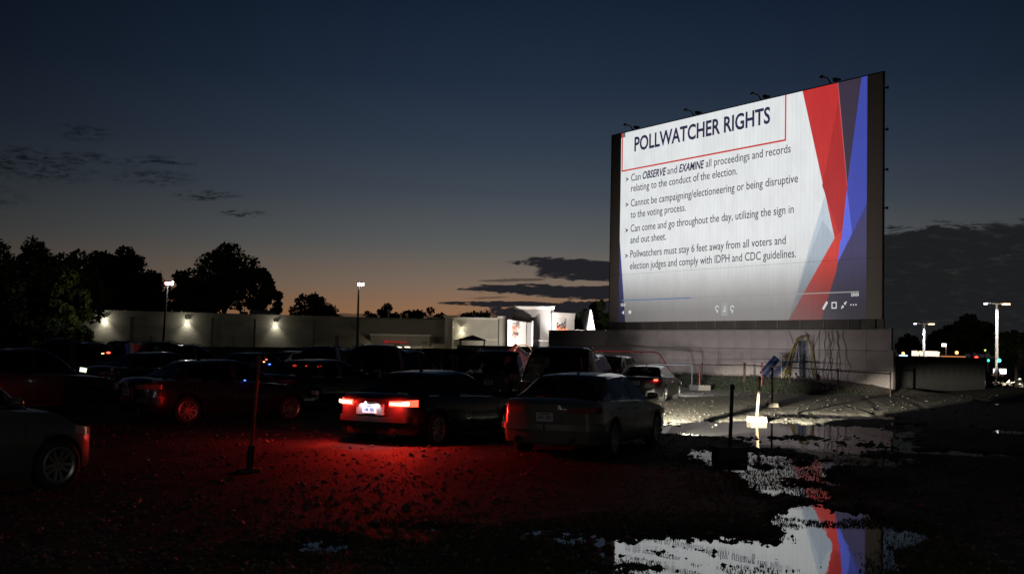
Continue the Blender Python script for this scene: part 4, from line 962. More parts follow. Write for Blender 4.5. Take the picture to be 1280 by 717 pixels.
# headlights of the small grey sedan reach the wall
for sg in (1, -1):
    p = wpos(c_o, (2.36, sg * .62, .60)); q_ = wpos(c_o, (2.36 + 12, sg * .62, .75)); spot("headlamp_beam", p, q_, 1500, 46, .8, (.95, .96, 1), .04)
def lampdot(root, p, size, m_, nm="lit_lamp"):
    mb = MB(); mb.lathe([(0, -size * .4), (size * .8, -size * .3), (size, 0), (size * .8, size * .3), (0, size * .4)], 10, 'Z'); o = obj(nm, mb.mesh(nm, 60), m_, root); o.location = p; return o
small_red = emis("small_red_lamp", (1, .05, .03), 9); small_or = emis("small_orange_lamp", (1, .35, .12), 7); blue_l = emis("blue_led", (.05, .12, 1), 10); phone = emis("phone_screen", (.85, .95, .65), 1.6)
lampdot(c_o, (-2.34, -.74, .86), .085, small_red)
lampdot(c_j, (-2.32, .62, 1.05), .09, small_red); lampdot(c_j, (-2.34, -.05, 1.05), .08, small_red); lampdot(c_j, (-2.34, -.24, 1.06), .07, small_or); lampdot(c_j, (-2.32, -.68, 1.05), .09, small_red)
def freelamp(nm, px, py, D_, size, m_, label, cat):
    mb = MB(); mb.lathe([(0, -size * .4), (size * .8, -size * .3), (size, 0), (size * .8, size * .3), (0, size * .4)], 10, 'Z'); o = obj(nm, mb.mesh(nm, 60), m_); o.location = at(px, py, D_); return o
cars = [o for o in COL.objects if o.parent is None and o.get('group', '').startswith('cars parked')]
def incar(i_label, px, py, D_, size, m_, nm):
    r_ = next(o for o in cars if i_label in o['label']); o = freelamp(nm, px, py, D_, size, m_, '', ''); w = Vector(o.location)
    o.parent = r_; o.matrix_parent_inverse = rmat(r_).inverted(); return o
r_ = next(o for o in cars if 'phone screen' in o['label'])
mb = MB(); mb.box((0, 0, 0), (.14, .015, .09), ry=R(8)); o = obj("phone_screen", mb.mesh("phone_screen"), phone); o.location = at(104, 462, 24.3); tag(o, "small glowing phone screen held up inside the black car at far left", "phone")
incar('one red tail light', 135.5, 440.5, 38.0, .07, small_red, "taillight"); incar('one red tail light', 128.5, 441.5, 38.0, .045, small_or, "marker_lamp")
incar('small blue light', 337, 455, 44.5, .045, blue_l, "blue_led"); incar('small blue light', 333, 449, 44.5, .04, small_red, "marker_lamp"); incar('small blue light', 330, 452, 44.5, .04, small_or, "marker_lamp")
incar('low black sedan', 306, 475, 24.6, .022, blue_l, "blue_led")
# ------------------------------------------------------------------ far fence behind the lot
fa = gnd(-60, 470)
A0 = Vector((xat(-120, 62), 62, 0)); A1 = Vector((xat(690, 88), 88, 0))
fe = empty("board_fence", (A0.x, A0.y, -.3), 0, "long dark board fence between the parked cars and the store", "fence")
nfp = 34; bm_ = mat("fence_board", (.016, .016, .014), .9, var=.3, scale=2)
ang = math.atan2(A1.y - A0.y, A1.x - A0.x); seg = (A1 - A0).length / nfp
for i in range(nfp):
    t_ = (i + .5) / nfp; c = A0.lerp(A1, t_); px_ = project(c.x, c.y, 0)[0]; zt_ = zat(px_, 431.6 + (px_ - 100) * .0085, c.y)
    m = MB(); m.box((0, 0, 0), (seg - .03, .05, 1.9)); o = obj("fence_panel", m.mesh("fence_panel"), bm_); o.location = (c.x, c.y, zt_ - .95); o.rotation_euler = (0, 0, ang); par(o, fe)
    if i % 2 == 0: m = MB(); m.box((0, 0, 0), (.12, .12, 2.0)); o = obj("fence_post", m.mesh("fence_post"), bm_); c = A0.lerp(A1, i / nfp); o.location = (c.x, c.y + .1, zt_ - .98); o.rotation_euler = (0, 0, ang); par(o, fe)
# ------------------------------------------------------------------ stores behind
def fbox(mb, x0, x1, y0, y1, D_, depth, D1=None, mi=0):
    """box whose front spans photo columns x0..x1 and rows y0..y1 at distance D_ (D1 at the right end)"""
    D1 = D1 or D_; a = Vector(at(x0, y1, D_)); b2 = Vector(at(x1, y1, D1)); c = Vector(at(x1, y0, D1)); d = Vector(at(x0, y0, D_))
    zt1 = (c.z + d.z) / 2; zb1 = (a.z + b2.z) / 2
    P_ = [Vector((a.x, D_, zb1)), Vector((b2.x, D1, zb1)), Vector((b2.x, D1, zt1)), Vector((a.x, D_, zt1))]
    return mb.prism(P_, (0, 0, 0), (0, depth, 0), mi)
block = mat("store_block", (.20, .188, .16), .9, var=.22, scale=.6, bump=.02, bscale=2.2, stretch=(.35, .35, 1))
stucco = mat("store_stucco", (.34, .31, .25), .85, var=.08, scale=.5); cornm = mat("cornice_cream", (.5, .47, .40), .7)
st1 = empty("store_building", at(300, 440, 195), 0, "long low block-walled store behind the fence with three bright wall lights", "store")
m = MB(); fbox(m, 99, 447, 392.5, 452, 190, 40, 202); o = par(obj("wall", m.mesh("wall"), block), st1)
m = MB(); a = at(99, 392, 189.9); b2 = at(447, 399.5, 201.9)
m = MB(); fbox(m, 99, 447, 391.3, 393.4, 189.8, 40.3, 201.8); par(obj("parapet_cap", m.mesh("parapet_cap"), mat("cap_grey", (.2, .19, .16), .7)), st1)
for x, y, d_, w_ in [(316, 390, 205, 9), (331, 392, 205, 20), (302, 392, 206, 6)]:
    m = MB(); fbox(m, x - w_ / 2, x + w_ / 2, y - 3, y + 8, d_, 3); par(obj("rooftop_unit", m.mesh("rooftop_unit"), mat("unit_grey", (.3, .3, .28), .6)), st1)
warmw = (1, .95, .76); lampm = emis("wall_lamp_glow", (1, .97, .84), 40)
def wall_lamp(px, py, D_, P, parent, r=1.0):
    p = Vector(at(px, py, D_)); e = parent; m = MB(); m.box((p.x, p.y - .12, p.z + .28), (.55, .3, .16), taper=.8); f_ = par(obj("wall_light", m.mesh("wall_light"), mat("fixture_black", (0, 0, 0))), e)
    m = MB(); m.box((p.x, p.y - .14, p.z + .12), (.62, .3, .18)); o = obj("glass_lens", m.mesh("glass_lens"), lampm); o.parent = f_; o.matrix_parent_inverse = f_.matrix_parent_inverse
    spot("wall_lamp", p + Vector((0, -.40, .10)), p + Vector((0, -.1, -3)), P * 1.1, 96, .95, warmw, .08); point("wall_lamp_glow", p + Vector((0, -.5, -.15)), P * .16, warmw, .06); point("wall_lamp_spill", p + Vector((0, -2.2, .1)), P * .085, warmw, .2)
for px, py, D_ in [(132, 397.5, 191.2), (234.5, 400.5, 194.6), (345, 403.5, 198.5)]: wall_lamp(px, py, D_ - .3, 520 + (px % 7) * 22, st1)
for x in (160, 262, 318, 392): m = MB(); d_ = 190 + (x - 99) / 348 * 12; fbox(m, x - .5, x + .5, 394.5 + (x - 99) * .019, 450, d_ - .35, .3); par(obj("downpipe", m.mesh("downpipe"), mat("pipe_brown", (.10, .09, .075), .8)), st1)
for x in (186, 288, 420): m = MB(); d_ = 190 + (x - 99) / 348 * 12; fbox(m, x - 3, x + 3, 419, 450, d_ - .12, .3); par(obj("door", m.mesh("door"), mat("door_grey", (.09, .085, .08), .6)), st1)
for x, w_ in ((250, 8), (280, 5), (410, 7), (180, 6)): m = MB(); fbox(m, x - w_ / 2, x + w_ / 2, 391 + (x - 99) * .019, 399 + (x - 99) * .019, 208, 3); par(obj("rooftop_unit", m.mesh("rooftop_unit"), mat("unit_grey", (.3, .3, .28), .6)), st1)
# pharmacy part
st2 = empty("pharmacy_building", at(540, 440, 203), 0, "grey pharmacy store with a canopy sign and pilasters behind the fence", "store")
m = MB(); fbox(m, 448, 562, 398.3, 452, 203, 30, 203.5); par(obj("wall", m.mesh("wall"), stucco), st2)
m = MB(); fbox(m, 447.8, 532, 397.0, 399.0, 202.8, 30, 203.2); fbox(m, 533, 556, 396.0, 398.4, 202.4, 30.5); par(obj("cornice", m.mesh("cornice"), mat("cap_grey", (0, 0, 0))), st2)
for x0, x1, yt in [(555, 565.5, 394), (623, 634, 395)]:
    m = MB(); fbox(m, x0, x1, yt + 2.5, 452, 200.5, 6); par(obj("pilaster", m.mesh("pilaster"), stucco), st2)
    m = MB(); fbox(m, x0 - .8, x1 + .8, yt, yt + 2.6, 200.1, 6.6); par(obj("pilaster_cap", m.mesh("pilaster_cap"), cornm), st2)
m = MB(); fbox(m, 565.5, 623, 399, 452, 202, 20); par(obj("entrance_wall", m.mesh("entrance_wall"), stucco), st2)
m = MB(); fbox(m, 565.5, 623, 396.6, 399, 201.6, 20); fbox(m, 565.7, 622.8, 423.2, 424.6, 201.75, .3); par(obj("cornice", m.mesh("cornice"), cornm), st2)
m = MB(); fbox(m, 564.3, 565.4, 400, 450, 200.2, .5); par(obj("corner_strip", m.mesh("corner_strip"), mat("strip_lit_white", (.8, .78, .7), .6)), st2)  # bright white stands in for light falling on the wall return
wall_lamp(577, 409, 201.7, 420, st2)
m = MB(); fbox(m, 463, 536, 419.5, 431.6, 196, 6); cp_ = par(obj("canopy", m.mesh("canopy"), stucco), st2)
m = MB(); fbox(m, 462, 537.5, 417.4, 420.0, 195.6, 6.5); fbox(m, 463, 536, 431.0, 432.3, 195.7, 6.2); par(obj("canopy_cornice", m.mesh("canopy_cornice"), cornm), st2)
def ftext(txt, x0, x1, yb_, cap_px, D_, m_, parent, name="sign_lettering", bold=.01, rz=0.0):
    p = Vector(at(x0, yb_, D_)); w_ = Vector(at(x1, yb_, D_)).x - p.x; me = fitted(txt, w_, cap_px * D_ / F, name, bold); o = obj(name, me, m_); o.location = p; o.rotation_euler = (R(90), 0, rz); par(o, parent); return o
redsign = emis("sign_red_letters", lin((150, 16, 22)), 1.0)
ftext("CVS pharmacy", 485, 509.5, 428.0, 2.6, 195.5, redsign, st2, bold=.02)
c = at(482.3, 427, 195.5); m = MB(); k = .34
m.prism([(c[0], c[1], c[2] - k * .8), (c[0] + k, c[1], c[2] + k * .2), (c[0] + k * .6, c[1], c[2] + k * .75), (c[0], c[1], c[2] + k * .35), (c[0] - k * .6, c[1], c[2] + k * .75), (c[0] - k, c[1], c[2] + k * .2)], (0, 0, 0), (0, -.05, 0)); par(obj("sign_heart", m.mesh("sign_heart"), redsign), st2)
ftext("CVS", 527, 533.5, 428.4, 2.0, 195.4, mat("dark_letters", (.03, .01, .01), .6), st2)
wl = emis("warm_under_canopy", (1, .86, .6), 5)
for x in (488, 499, 509): m = MB(); fbox(m, x - 3, x + 3, 433.1, 434.0, 198.5, .6); par(obj("canopy_lamp", m.mesh("canopy_lamp"), wl), st2)
for x in (473, 520): p = at(x, 436, 200.5); point("canopy_light", (p[0], p[1], p[2]), 90, (1, .86, .62), .1)
for x in (480, 525): point("store_front_fill", at(x, 412, 188), 150, (1, .9, .75), .2)  # added fill points without a fixture, brighten the canopy front
for x, y, w_, hh, D_ in [(485, 390.5, 2.2, 8, 212), (592, 393.6, 4.5, 3, 209)]:
    m = MB(); fbox(m, x - w_ / 2, x + w_ / 2, y - hh / 2, y + hh / 2 + 4, D_, 1.5); o = par(obj("roof_vent", m.mesh("roof_vent"), mat("vent_white", (.75, .75, .75), .6)), st2)
# gazebo
gz_ = empty("gazebo", at(590, 438, 150), 0, "small open gazebo in front of the lit store wall", "gazebo")
m = MB(); P_ = [at(573, 424, 150), at(608, 424, 150)]; cx_ = (P_[0][0] + P_[1][0]) / 2; wv = (P_[1][0] - P_[0][0]) / 2; zz = P_[0][2]; top_ = zat(590, 418.5, 150)
vs = [(cx_ - wv, 150 - wv, zz), (cx_ + wv, 150 - wv, zz), (cx_ + wv, 150 + wv, zz), (cx_ - wv, 150 + wv, zz), (cx_, 150, top_), (cx_ - wv, 150 - wv, zz - .1), (cx_ + wv, 150 - wv, zz - .1), (cx_ + wv, 150 + wv, zz - .1), (cx_ - wv, 150 + wv, zz - .1)]
m.add(vs, [(0, 1, 4), (1, 2, 4), (2, 3, 4), (3, 0, 4), (0, 5, 6, 1), (1, 6, 7, 2), (2, 7, 8, 3), (3, 8, 5, 0), (5, 8, 7, 6)]); par(obj("roof", m.mesh("roof"), mat("gazebo_roof", (.12, .11, .08), .8)), gz_)
for sx in (-.85, .85):
    for sy in (-.85, .85): m = MB(); m.box((cx_ + sx * wv, 150 + sy * wv, zz / 2 - .2), (.12, .12, zz + .4)); par(obj("post", m.mesh("post"), mat("gazebo_post", (.08, .07, .05), .8)), gz_)
# bright floodlit shop
shopw = mat("bright_render", (.62, .58, .55), .7, var=.04, scale=.3); shopg = mat("shop_side_grey", (.22, .205, .20), .75, var=.05, scale=.4)
st3 = empty("floodlit_store", at(680, 440, 190), 0, "brilliantly floodlit white store with red signs left of the screen", "store")
def fpoly(mb, pts, D_, depth): return mb.prism([Vector(at(x, y, d)) for x, y, d in pts] if len(pts[0]) == 3 else [Vector(at(x, y, D_)) for x, y in pts], (0, 0, 0), (0, depth, 0))
m = MB(); fpoly(m, [(637, 440), (637, 404), (645, 386.5), (692, 386.5), (692, 440)], 196, 18); par(obj("grey_wall", m.mesh("grey_wall"), shopg), st3)
m = MB(); fpoly(m, [(642.8, 386.4), (643, 382.6), (693.6, 382.9), (692.8, 386.4)], 195.6, 19); par(obj("main_cornice", m.mesh("main_cornice"), shopw), st3)
m = MB(); m.prism([Vector(at(690.5, 440, 195.5)), Vector(at(718, 440, 206)), Vector(at(718, 395, 206)), Vector(at(690.5, 390.5, 195.5))], (0, 0, 0), (0, 8, 0)); par(obj("right_wing", m.mesh("right_wing"), shopw), st3)
m = MB(); m.prism([Vector(at(690.5, 394.5, 195.2)), Vector(at(718.5, 398, 205.6)), Vector(at(719.5, 391.6, 205.6)), Vector(at(690.5, 390, 195.2))], (0, 0, 0), (0, 1.2, 0)); par(obj("wing_cornice", m.mesh("wing_cornice"), shopw), st3)
m = MB(); m.prism([Vector(at(634.5, 440, 190)), Vector(at(657.5, 440, 193)), Vector(at(657.5, 405.5, 193)), Vector(at(634.5, 401.5, 190))], (0, 0, 0), (0, 2, 0)); par(obj("sign_wall", m.mesh("sign_wall"), shopw), st3)
m = MB(); m.prism([Vector(at(634.2, 401.6, 189.7)), Vector(at(657.8, 405.6, 192.7)), Vector(at(658, 402.6, 192.7)), Vector(at(634.2, 399.2, 189.7))], (0, 0, 0), (0, 1.6, 0)); par(obj("sign_cornice", m.mesh("sign_cornice"), shopw), st3)
m = MB(); fbox(m, 657.8, 664.5, 402.8, 440, 193.2, 2); par(obj("side_panel", m.mesh("side_panel"), shopg), st3)
m = MB(); fbox(m, 663.8, 666, 401, 440, 192.8, 2.2); par(obj("corner_strip", m.mesh("corner_strip"), shopw), st3)
m = MB(); fbox(m, 666, 686, 424.8, 426.2, 195.4, .5); par(obj("band", m.mesh("band"), shopw), st3)
redneon = emis("red_neon", (1, .045, .015), 1.6); orneon = emis("orange_neon", (1, .30, .04), 1.5)
ftext("CVS", 639.8, 646.5, 414.5, 7, 189.4, redneon, st3, bold=.03, rz=.13); ftext("CVS", 641.3, 646.3, 413.8, 5.4, 189.1, orneon, st3, rz=.13)
ftext("Rx", 640, 645.5, 422.2, 5, 189.3, redneon, st3, bold=.03, rz=.13); ftext("Rx", 641.5, 645.4, 421.8, 4, 189.0, orneon, st3, rz=.13)
ftext("Food", 698, 709.5, 416.3, 8.4, 196.0, redneon, st3, bold=.03, rz=.3); ftext("Food", 698.6, 709.6, 416.0, 7.4, 195.6, orneon, st3, rz=.3)
for px, py, D_, P_, tx, ty, a_ in [(638, 455, 183, 11000, 644, 415, 62), (712, 455, 187, 20000, 711, 402, 60), (672, 455, 176, 1000, 672, 410, 80), (738, 455, 186, 9000, 739, 405, 40)]:
    spot("shop_flood", at(px, 430, D_), at(tx, ty, 194), P_, a_, .6, (1, .94, .88), .3)
# steep gabled tower next to it
st4 = empty("gable_tower", at(738, 440, 205), 0, "steep white floodlit gable with a dark roof slope beside the screen", "building")
m = MB(); m.prism([Vector(at(732.5, 417, 204)), Vector(at(745, 417, 204)), Vector(at(743.6, 409, 204)), Vector(at(739.3, 386.5, 204)), Vector(at(737.5, 387, 204))], (0, 0, 0), (0, .8, 0)); par(obj("gable_wall", m.mesh("gable_wall"), mat("gable_white", (.8, .78, .76), .6)), st4)
m = MB(); m.prism([Vector(at(731.0, 413, 204.2)), Vector(at(737.2, 386.6, 204.2)), Vector(at(728, 389, 222)), Vector(at(722, 413, 222))], (0, 0, 0), (.3, .4, .1)); par(obj("roof", m.mesh("roof"), mat("tower_roof", (.03, .032, .03), .8)), st4)
m = MB(); fbox(m, 718.5, 731.5, 412, 440, 205, 10); par(obj("low_wing", m.mesh("low_wing"), shopw), st4)
m = MB(); fbox(m, 718, 745.5, 416.4, 440, 203, 2); par(obj("base_wall", m.mesh("base_wall"), shopw), st4)
o = obj("yard_lamp", (lambda mb: (mb.lathe([(0, -.25), (.3, -.2), (.42, 0), (.3, .2), (0, .25)], 10, 'Z'), mb.mesh("yard_lamp", 60))[1])(MB()), emis("warm_lamp", (1, .72, .35), 3)); o.location = at(757.5, 414.6, 150); tag(o, "small yellow lamp just left of the screen's lower corner", "lamp")

# ------------------------------------------------------------------ lamp poles
wlamp = emis("street_lamp_glow", (1, .97, .92), 40); wlamp2 = emis("lamp_warm_glow", (1, .72, .42), 3.2)
def lamp_pole(px, ptop, D_, polem, arms, label, r=.09, lean=0, P=0, name="street_lamp"):
    b_ = at(px, ptop, D_); e = empty(name, (b_[0], D_, -.4), 0, label, "street lamp", "tall lamp poles around the lots")
    ht = b_[2] + .4
    m = MB(); m.tube([(0, 0, 0), (lean * .5, 0, ht * .5), (lean, 0, ht)], [r * 1.5, r * 1.2, r * .9], 10); obj("pole", m.mesh("pole", 50), polem, e)
    m = MB(); m.lathe([(r * 2.6, 0), (r * 2.6, .5), (r * 1.7, .7)], 12); obj("pole_base", m.mesh("pole_base", 50), mat("dark_concrete", (0, 0, 0)), e)
    for dx, w_, hh, mm in arms:
        m = MB(); m.tube([(lean, 0, ht), (lean + dx, 0, ht + .08)], r * .5, 6); hd = obj("lamp_arm", m.mesh("lamp_arm", 50), polem, e)
        m = MB(); m.box((lean + dx, 0, ht + .12), (w_ + .08, .6, .12)); obj("lamp_head", m.mesh("lamp_head"), MATS["fixture_black"], e)
        m = MB(); m.box((lean + dx, -.02, ht + .12 - .06 - hh / 2), (w_, .62, hh)); obj("lamp_lens", m.mesh("lamp_lens"), mm, e)
    if P: point("lamp_light", (b_[0] + lean + 1.1, D_ + .9, b_[2] + .1), P, (1, .95, .9), .15)
    return e
dpole = mat("dark_pole", (.012, .012, .012), .8); wpole = mat("white_pole", (.8, .78, .76), .5)
lamp_pole(206, 353.5, 110, dpole, [(.22, .5, .22, wlamp), (-.15, .1, .18, emis("red_edge_lamp", (1, .2, .2), 4))], "dark lamp pole at the left in front of the tall trees", lean=.25, P=900)
lamp_pole(448.5, 355, 110, dpole, [(.2, .45, .2, wlamp)], "dark lamp pole standing before the pharmacy against the sunset", P=60)
def bright_pole(px, ptop, D_, label):
    e = lamp_pole(px, ptop, D_, wpole, [(-1.15, .16, .16, emis("cool_lamp", (.75, .72, 1), 5)), (.95, .62, .16, wlamp2)], label, r=.125)
    b_ = at(px, ptop, D_)
    for dx in (-1.1, 1.1): spot("pole_light", (b_[0] + dx, D_ - .7, b_[2] + .15), (b_[0], D_, b_[2] - 3.4), 1500, 80, .9, (.96, .93, 1), .1)
    return e
bright_pole(1155, 404.5, 150, "shorter of the two brightly lit white lamp poles right of the screen")
bright_pole(1246, 379.5, 120, "taller brightly lit white lamp pole near the right edge")
lamp_pole(1183, 430, 160, mat("warm_pole", (.3, .22, .16), .6), [(-.35, .4, .35, emis("pinkish_lamp", (1, .85, .95), 10))], "small lamp pole with one pinkish white lamp above the metal fence", r=.07)
# utility pole behind the store
e = empty("utility_pole", at(225, 394, 215), 0, "pale utility pole with a long crossarm above the store roof", "utility pole")
m = MB(); m.tube([at(225, 410, 215), at(224.8, 367, 215)], .16, 8); par(obj("pole", m.mesh("pole", 50), mat("pale_pole", (.12, .12, .10), .7)), e)
m = MB(); fbox(m, 213, 237.5, 371.5, 373, 214.6, .2); par(obj("crossarm", m.mesh("crossarm"), MATS["pale_pole"]), e)
for x in (214, 219, 231, 236.5): m = MB(); m.tube([at(x, 371.6, 214.7), at(x, 369.8, 214.7)], .07, 6); par(obj("insulator", m.mesh("insulator"), MATS["pale_pole"]), e)

# ------------------------------------------------------------------ trees
leafm = mat("leaf_dark", (.035, .055, .018), .75, var=.5, scale=.6, spec=.2); leafy = mat("leaf_olive", (.085, .10, .02), .75, var=.5, scale=.6, spec=.2); bark = mat("bark", (.05, .04, .03), .9, var=.3, scale=2)
def tree(px, ptop, pw, D_, label, n=9000, leaf=.42, m_=None, base=-.5, squash=1.0, seed=0, cat="tree", grp="trees around the lots", lift=.22, clumps=26, name="tree"):
    r_ = np.random.default_rng(seed + 500 + int(px)); topz = zat(px, ptop, D_); X0 = xat(px, D_); wd_ = pw * D_ / F / 2; ht = topz - base
    e = empty(name, (X0, D_, base), 0, label, cat, grp)
    cz0 = ht * lift; rz = (ht - cz0) / 2; C0 = np.array([0, 0, cz0 + rz])
    cl = []
    for i in range(clumps):
        a = r_.uniform(0, 6.28); el_ = r_.uniform(-.8, 1.0); rr = r_.uniform(.35, .84) if i > 2 else .2
        ce = math.sqrt(max(0.05, 1 - el_ ** 2)); p = C0 + np.array([math.cos(a) * ce * wd_ * rr, math.sin(a) * ce * wd_ * rr, el_ * rz * rr]); cl.append((p, r_.uniform(.20, .36) * min(wd_, rz * 1.2)))
    # highest clump reaches the top
    cl.append((C0 + np.array([r_.uniform(-.2, .2) * wd_, 0, rz * .78]), .22 * rz + .1)); cl.append((C0 + np.array([wd_ * .78, 0, -rz * .1]), .22 * wd_)); cl.append((C0 - np.array([wd_ * .78, 0, rz * .15]), .22 * wd_))
    m = MB(); m.tube([(0, 0, 0), (.1, 0, ht * .25), (-.05, .1, ht * .5), (0, 0, ht * .72)], [.035 * ht * .8, .026 * ht * .8, .016 * ht * .8, .005 * ht], 8); obj("trunk", m.mesh("trunk", 50), bark, e)
    for p, rr in cl[::4]:
        m = MB(); z_ = min(ht * .55, p[2] * .55); m.tube([(0, 0, z_), tuple(p * .55 + np.array([0, 0, z_ * .4])), tuple(p)], [.011 * ht, .007 * ht, .003 * ht], 5); obj("limb", m.mesh("limb", 50), bark, e)
    w_ = np.array([c[1] ** 2 for c in cl]); ci = r_.choice(len(cl), n, p=w_ / w_.sum()); cen = np.array([c[0] for c in cl])[ci]; rad = np.array([c[1] for c in cl])[ci]
    d = r_.normal(size=(n, 3)); d /= np.linalg.norm(d, axis=1)[:, None]; pos = cen + d * (rad * r_.uniform(.45, 1.12, n) ** .7)[:, None] * np.array([1, 1, .85])
    stray = r_.random(n) < .05; pos[stray] += r_.normal(0, .13, (stray.sum(), 3)) * rad[stray][:, None]
    u1 = r_.normal(size=(n, 3)); u1 /= np.linalg.norm(u1, axis=1)[:, None]; u2 = np.cross(u1, r_.normal(size=(n, 3))); u2 /= np.linalg.norm(u2, axis=1)[:, None]
    s_ = leaf * np.clip(r_.lognormal(-.25, .45, n), .3, 1.9)[:, None]
    Vt = np.stack([pos - u1 * s_ * .6, pos + u2 * s_ * .4, pos + u1 * s_ * .6, pos - u2 * s_ * .4], 1).reshape(-1, 3)
    o = obj("crown", fast_mesh("crown", Vt, np.arange(4 * n).reshape(-1, 4)), m_ or leafm, e); return e
tree(-40, 300, 150, 135, "tallest dark tree at the far left edge", 15000, .40, seed=1)
tree(40, 296, 120, 140, "broad dark tree second from the left edge", 16000, .38, seed=2)
tree(92, 312, 90, 150, "narrow dark tree between the two broad left ones", 10000, .38, seed=3)
tree(142, 306, 110, 236, "big rounded dark tree left of the lamp pole", 19000, .62, seed=4)
tree(186, 340, 60, 238, "small dark tree in the dip left of the lamp pole", 8000, .6, seed=5)
tree(278, 304, 112, 215, "very large dark tree rising behind the store right of the lamp pole", 19000, .5, seed=6, clumps=34)
tree(228, 338, 60, 214, "shorter lobe of trees against the left flank of the very large one", 8000, .5, seed=7)
tree(328, 334, 44, 216, "slim tree joined to the right flank of the very large one", 8000, .5, seed=8)
tree(20, 350, 110, 118, "dark bushy tree low at the left edge above the parked cars", 11000, .33, seed=9, lift=.05)
tree(82, 336, 66, 116, "green tree lit faintly by the lamp, left of the wall", 10000, .33, seed=10, lift=.1, m_=leafy)
tree(134, 352, 52, 234, "small yellow green tree above the first wall light", 7000, .5, seed=11, lift=.1, m_=leafy)
tree(60, 395, 110, 112, "low dark hedge-like tree left of the store wall", 9000, .33, seed=12, lift=0.0)
tree(394, 366, 72, 225, "round dark tree alone on the skyline between the lamp poles", 11000, .45, seed=13)
tree(483, 379, 36, 262, "bushy tree poking up on the skyline right of the second lamp pole", 4500, .5, seed=14)
tree(530, 383, 74, 262, "wide low tree on the skyline above the pharmacy canopy", 7000, .5, seed=15)
tree(590, 388, 80, 262, "low tree on the skyline behind the store pilasters", 6000, .5, seed=16)
tree(456, 388, 40, 262, "small low tree behind the store at the second lamp pole", 3500, .5, seed=17)
tree(340, 392, 40, 255, "low tree on the skyline right of the very large tree", 3000, .5, seed=20)
tree(728, 386, 40, 225, "dark tree just behind the white gable", 5000, .5, seed=18)
tree(752, 376, 42, 222, "dark tree against the left edge of the screen", 7000, .5, seed=19)
tree(1136, 416, 34, 250, "small round dark tree right beside the screen wall", 5000, .4, seed=21)
tree(1196, 406, 80, 190, "wide dark tree behind the small lamp pole", 8000, .45, seed=22, lift=.1)
tree(1214, 393, 60, 180, "tallest dark tree between the two bright poles", 9000, .42, seed=23)
tree(1268, 412, 60, 165, "dark tree at the right edge behind the tall bright pole", 8000, .4, seed=24, lift=.1)
tree(1310, 405, 70, 165, "dark tree mostly cut by the right edge", 6000, .4, seed=25)
tree(1160, 430, 60, 230, "low dark tree line behind the lit canopy on the right", 5000, .5, seed=26, lift=.0)
e = tree(1279, 428, 26, 88, "young street tree with twigs coloured pale to look lit at the right edge", 700, .12, seed=27, lift=.3, base=-1.2, m_=mat("leaf_lit", (.35, .32, .30), .6))  # light on the twigs is put into the pale leaf colour

# ------------------------------------------------------------------ metal fence right of the screen
p0 = gnd(1118, 492); p1 = gnd(1232, 487); mf = empty("metal_fence", (p0[0], p0[1], 0), 0, "dark corrugated metal fence right of the screen, its right half faintly lit", "fence")
a_ = Vector((p0[0], p0[1], 0)); b_ = Vector((p1[0], p1[1], 0)); L_ = (b_ - a_).length; nn = 12; rz_ = math.atan2(b_.y - a_.y, b_.x - a_.x)
cm = MB(); nsg = 14; wseg = L_ / nn - .03
pts = [(-wseg / 2 + wseg * i / nsg, (.0 if i % 2 else .045)) for i in range(nsg + 1)]
for (x0, y0), (x1, y1) in zip(pts[:-1], pts[1:]): cm.add([(x0, y0, 0), (x1, y1, 0), (x1, y1, 1.58), (x0, y0, 1.58)], [(0, 1, 2, 3)])
cme = cm.mesh("metal_sheet"); cme.materials.append(mat("fence_metal", (.055, .055, .055), .5, .2, var=.2, scale=1.5))
for i in range(nn):
    c = a_.lerp(b_, (i + .5) / nn); o = link(bpy.data.objects.new("metal_sheet", cme)); o.location = (c.x, c.y, .04); o.rotation_euler = (0, 0, rz_); par(o, mf)
    c = a_.lerp(b_, i / nn); m = MB(); m.box((0, 0, .8), (.07, .09, 1.7)); o = obj("fence_post", m.mesh("fence_post"), dk); o.location = (c.x, c.y + .1, 0); o.rotation_euler = (0, 0, rz_); par(o, mf)
m = MB(); m.box((0, 0, 0), (L_, .09, .06)); o = obj("top_rail", m.mesh("top_rail"), dk); o.location = (a_ + b_) / 2 + Vector((0, .03, 1.65)); o.rotation_euler = (0, 0, rz_); par(o, mf)
# ------------------------------------------------------------------ street beyond, at the right
def glow(nm, px, py, D_, s_, col_, st_, label, cat, house=True):
    p = at(px, py, D_); e = empty(nm, p, 0, label, cat)
    m = MB(); m.lathe([(0, -s_ * .5), (s_ * .7, -s_ * .4), (s_, 0), (s_ * .7, s_ * .4), (0, s_ * .5)], 12, 'Y'); obj("lens", m.mesh("lens", 60), emis("glow_" + "_".join(str(int(c * 99)) for c in col_) + "_%d" % st_, col_, st_), e)
    if house: m = MB(); m.box((0, s_ * .9, s_ * .9), (s_ * 2.4, s_ * 1.2, s_ * .4)); obj("housing", m.mesh("housing"), MATS["fixture_black"], e)
    m = MB(); m.tube([(0, s_ * 1.2, s_), (0, s_ * 1.2, -p[2] - .4)], .06, 6); obj("pole", m.mesh("pole"), dpole, e); return e
glow("street_lamp", 1150.5, 440.5, 155, .22, (1, .38, .10), 6, "orange lamp left of the lit canopy", "street lamp")
glow("street_lamp", 1129, 441.5, 155, .2, (1, .34, .10), 6, "orange lamp above a blue glow by the screen wall", "street lamp")
glow("street_lamp", 1196, 440.5, 155, .22, (1, .38, .10), 6, "orange lamp on the thin pole right of the lit canopy", "street lamp")
glow("traffic_light", 1220.5, 447.2, 95, .15, (1, .03, .02), 12, "red traffic light at the end of the metal fence", "traffic light")
glow("traffic_light", 1249, 450.3, 100, .15, (.03, .8, .5), 12, "brighter green traffic light below the tall bright pole", "traffic light")
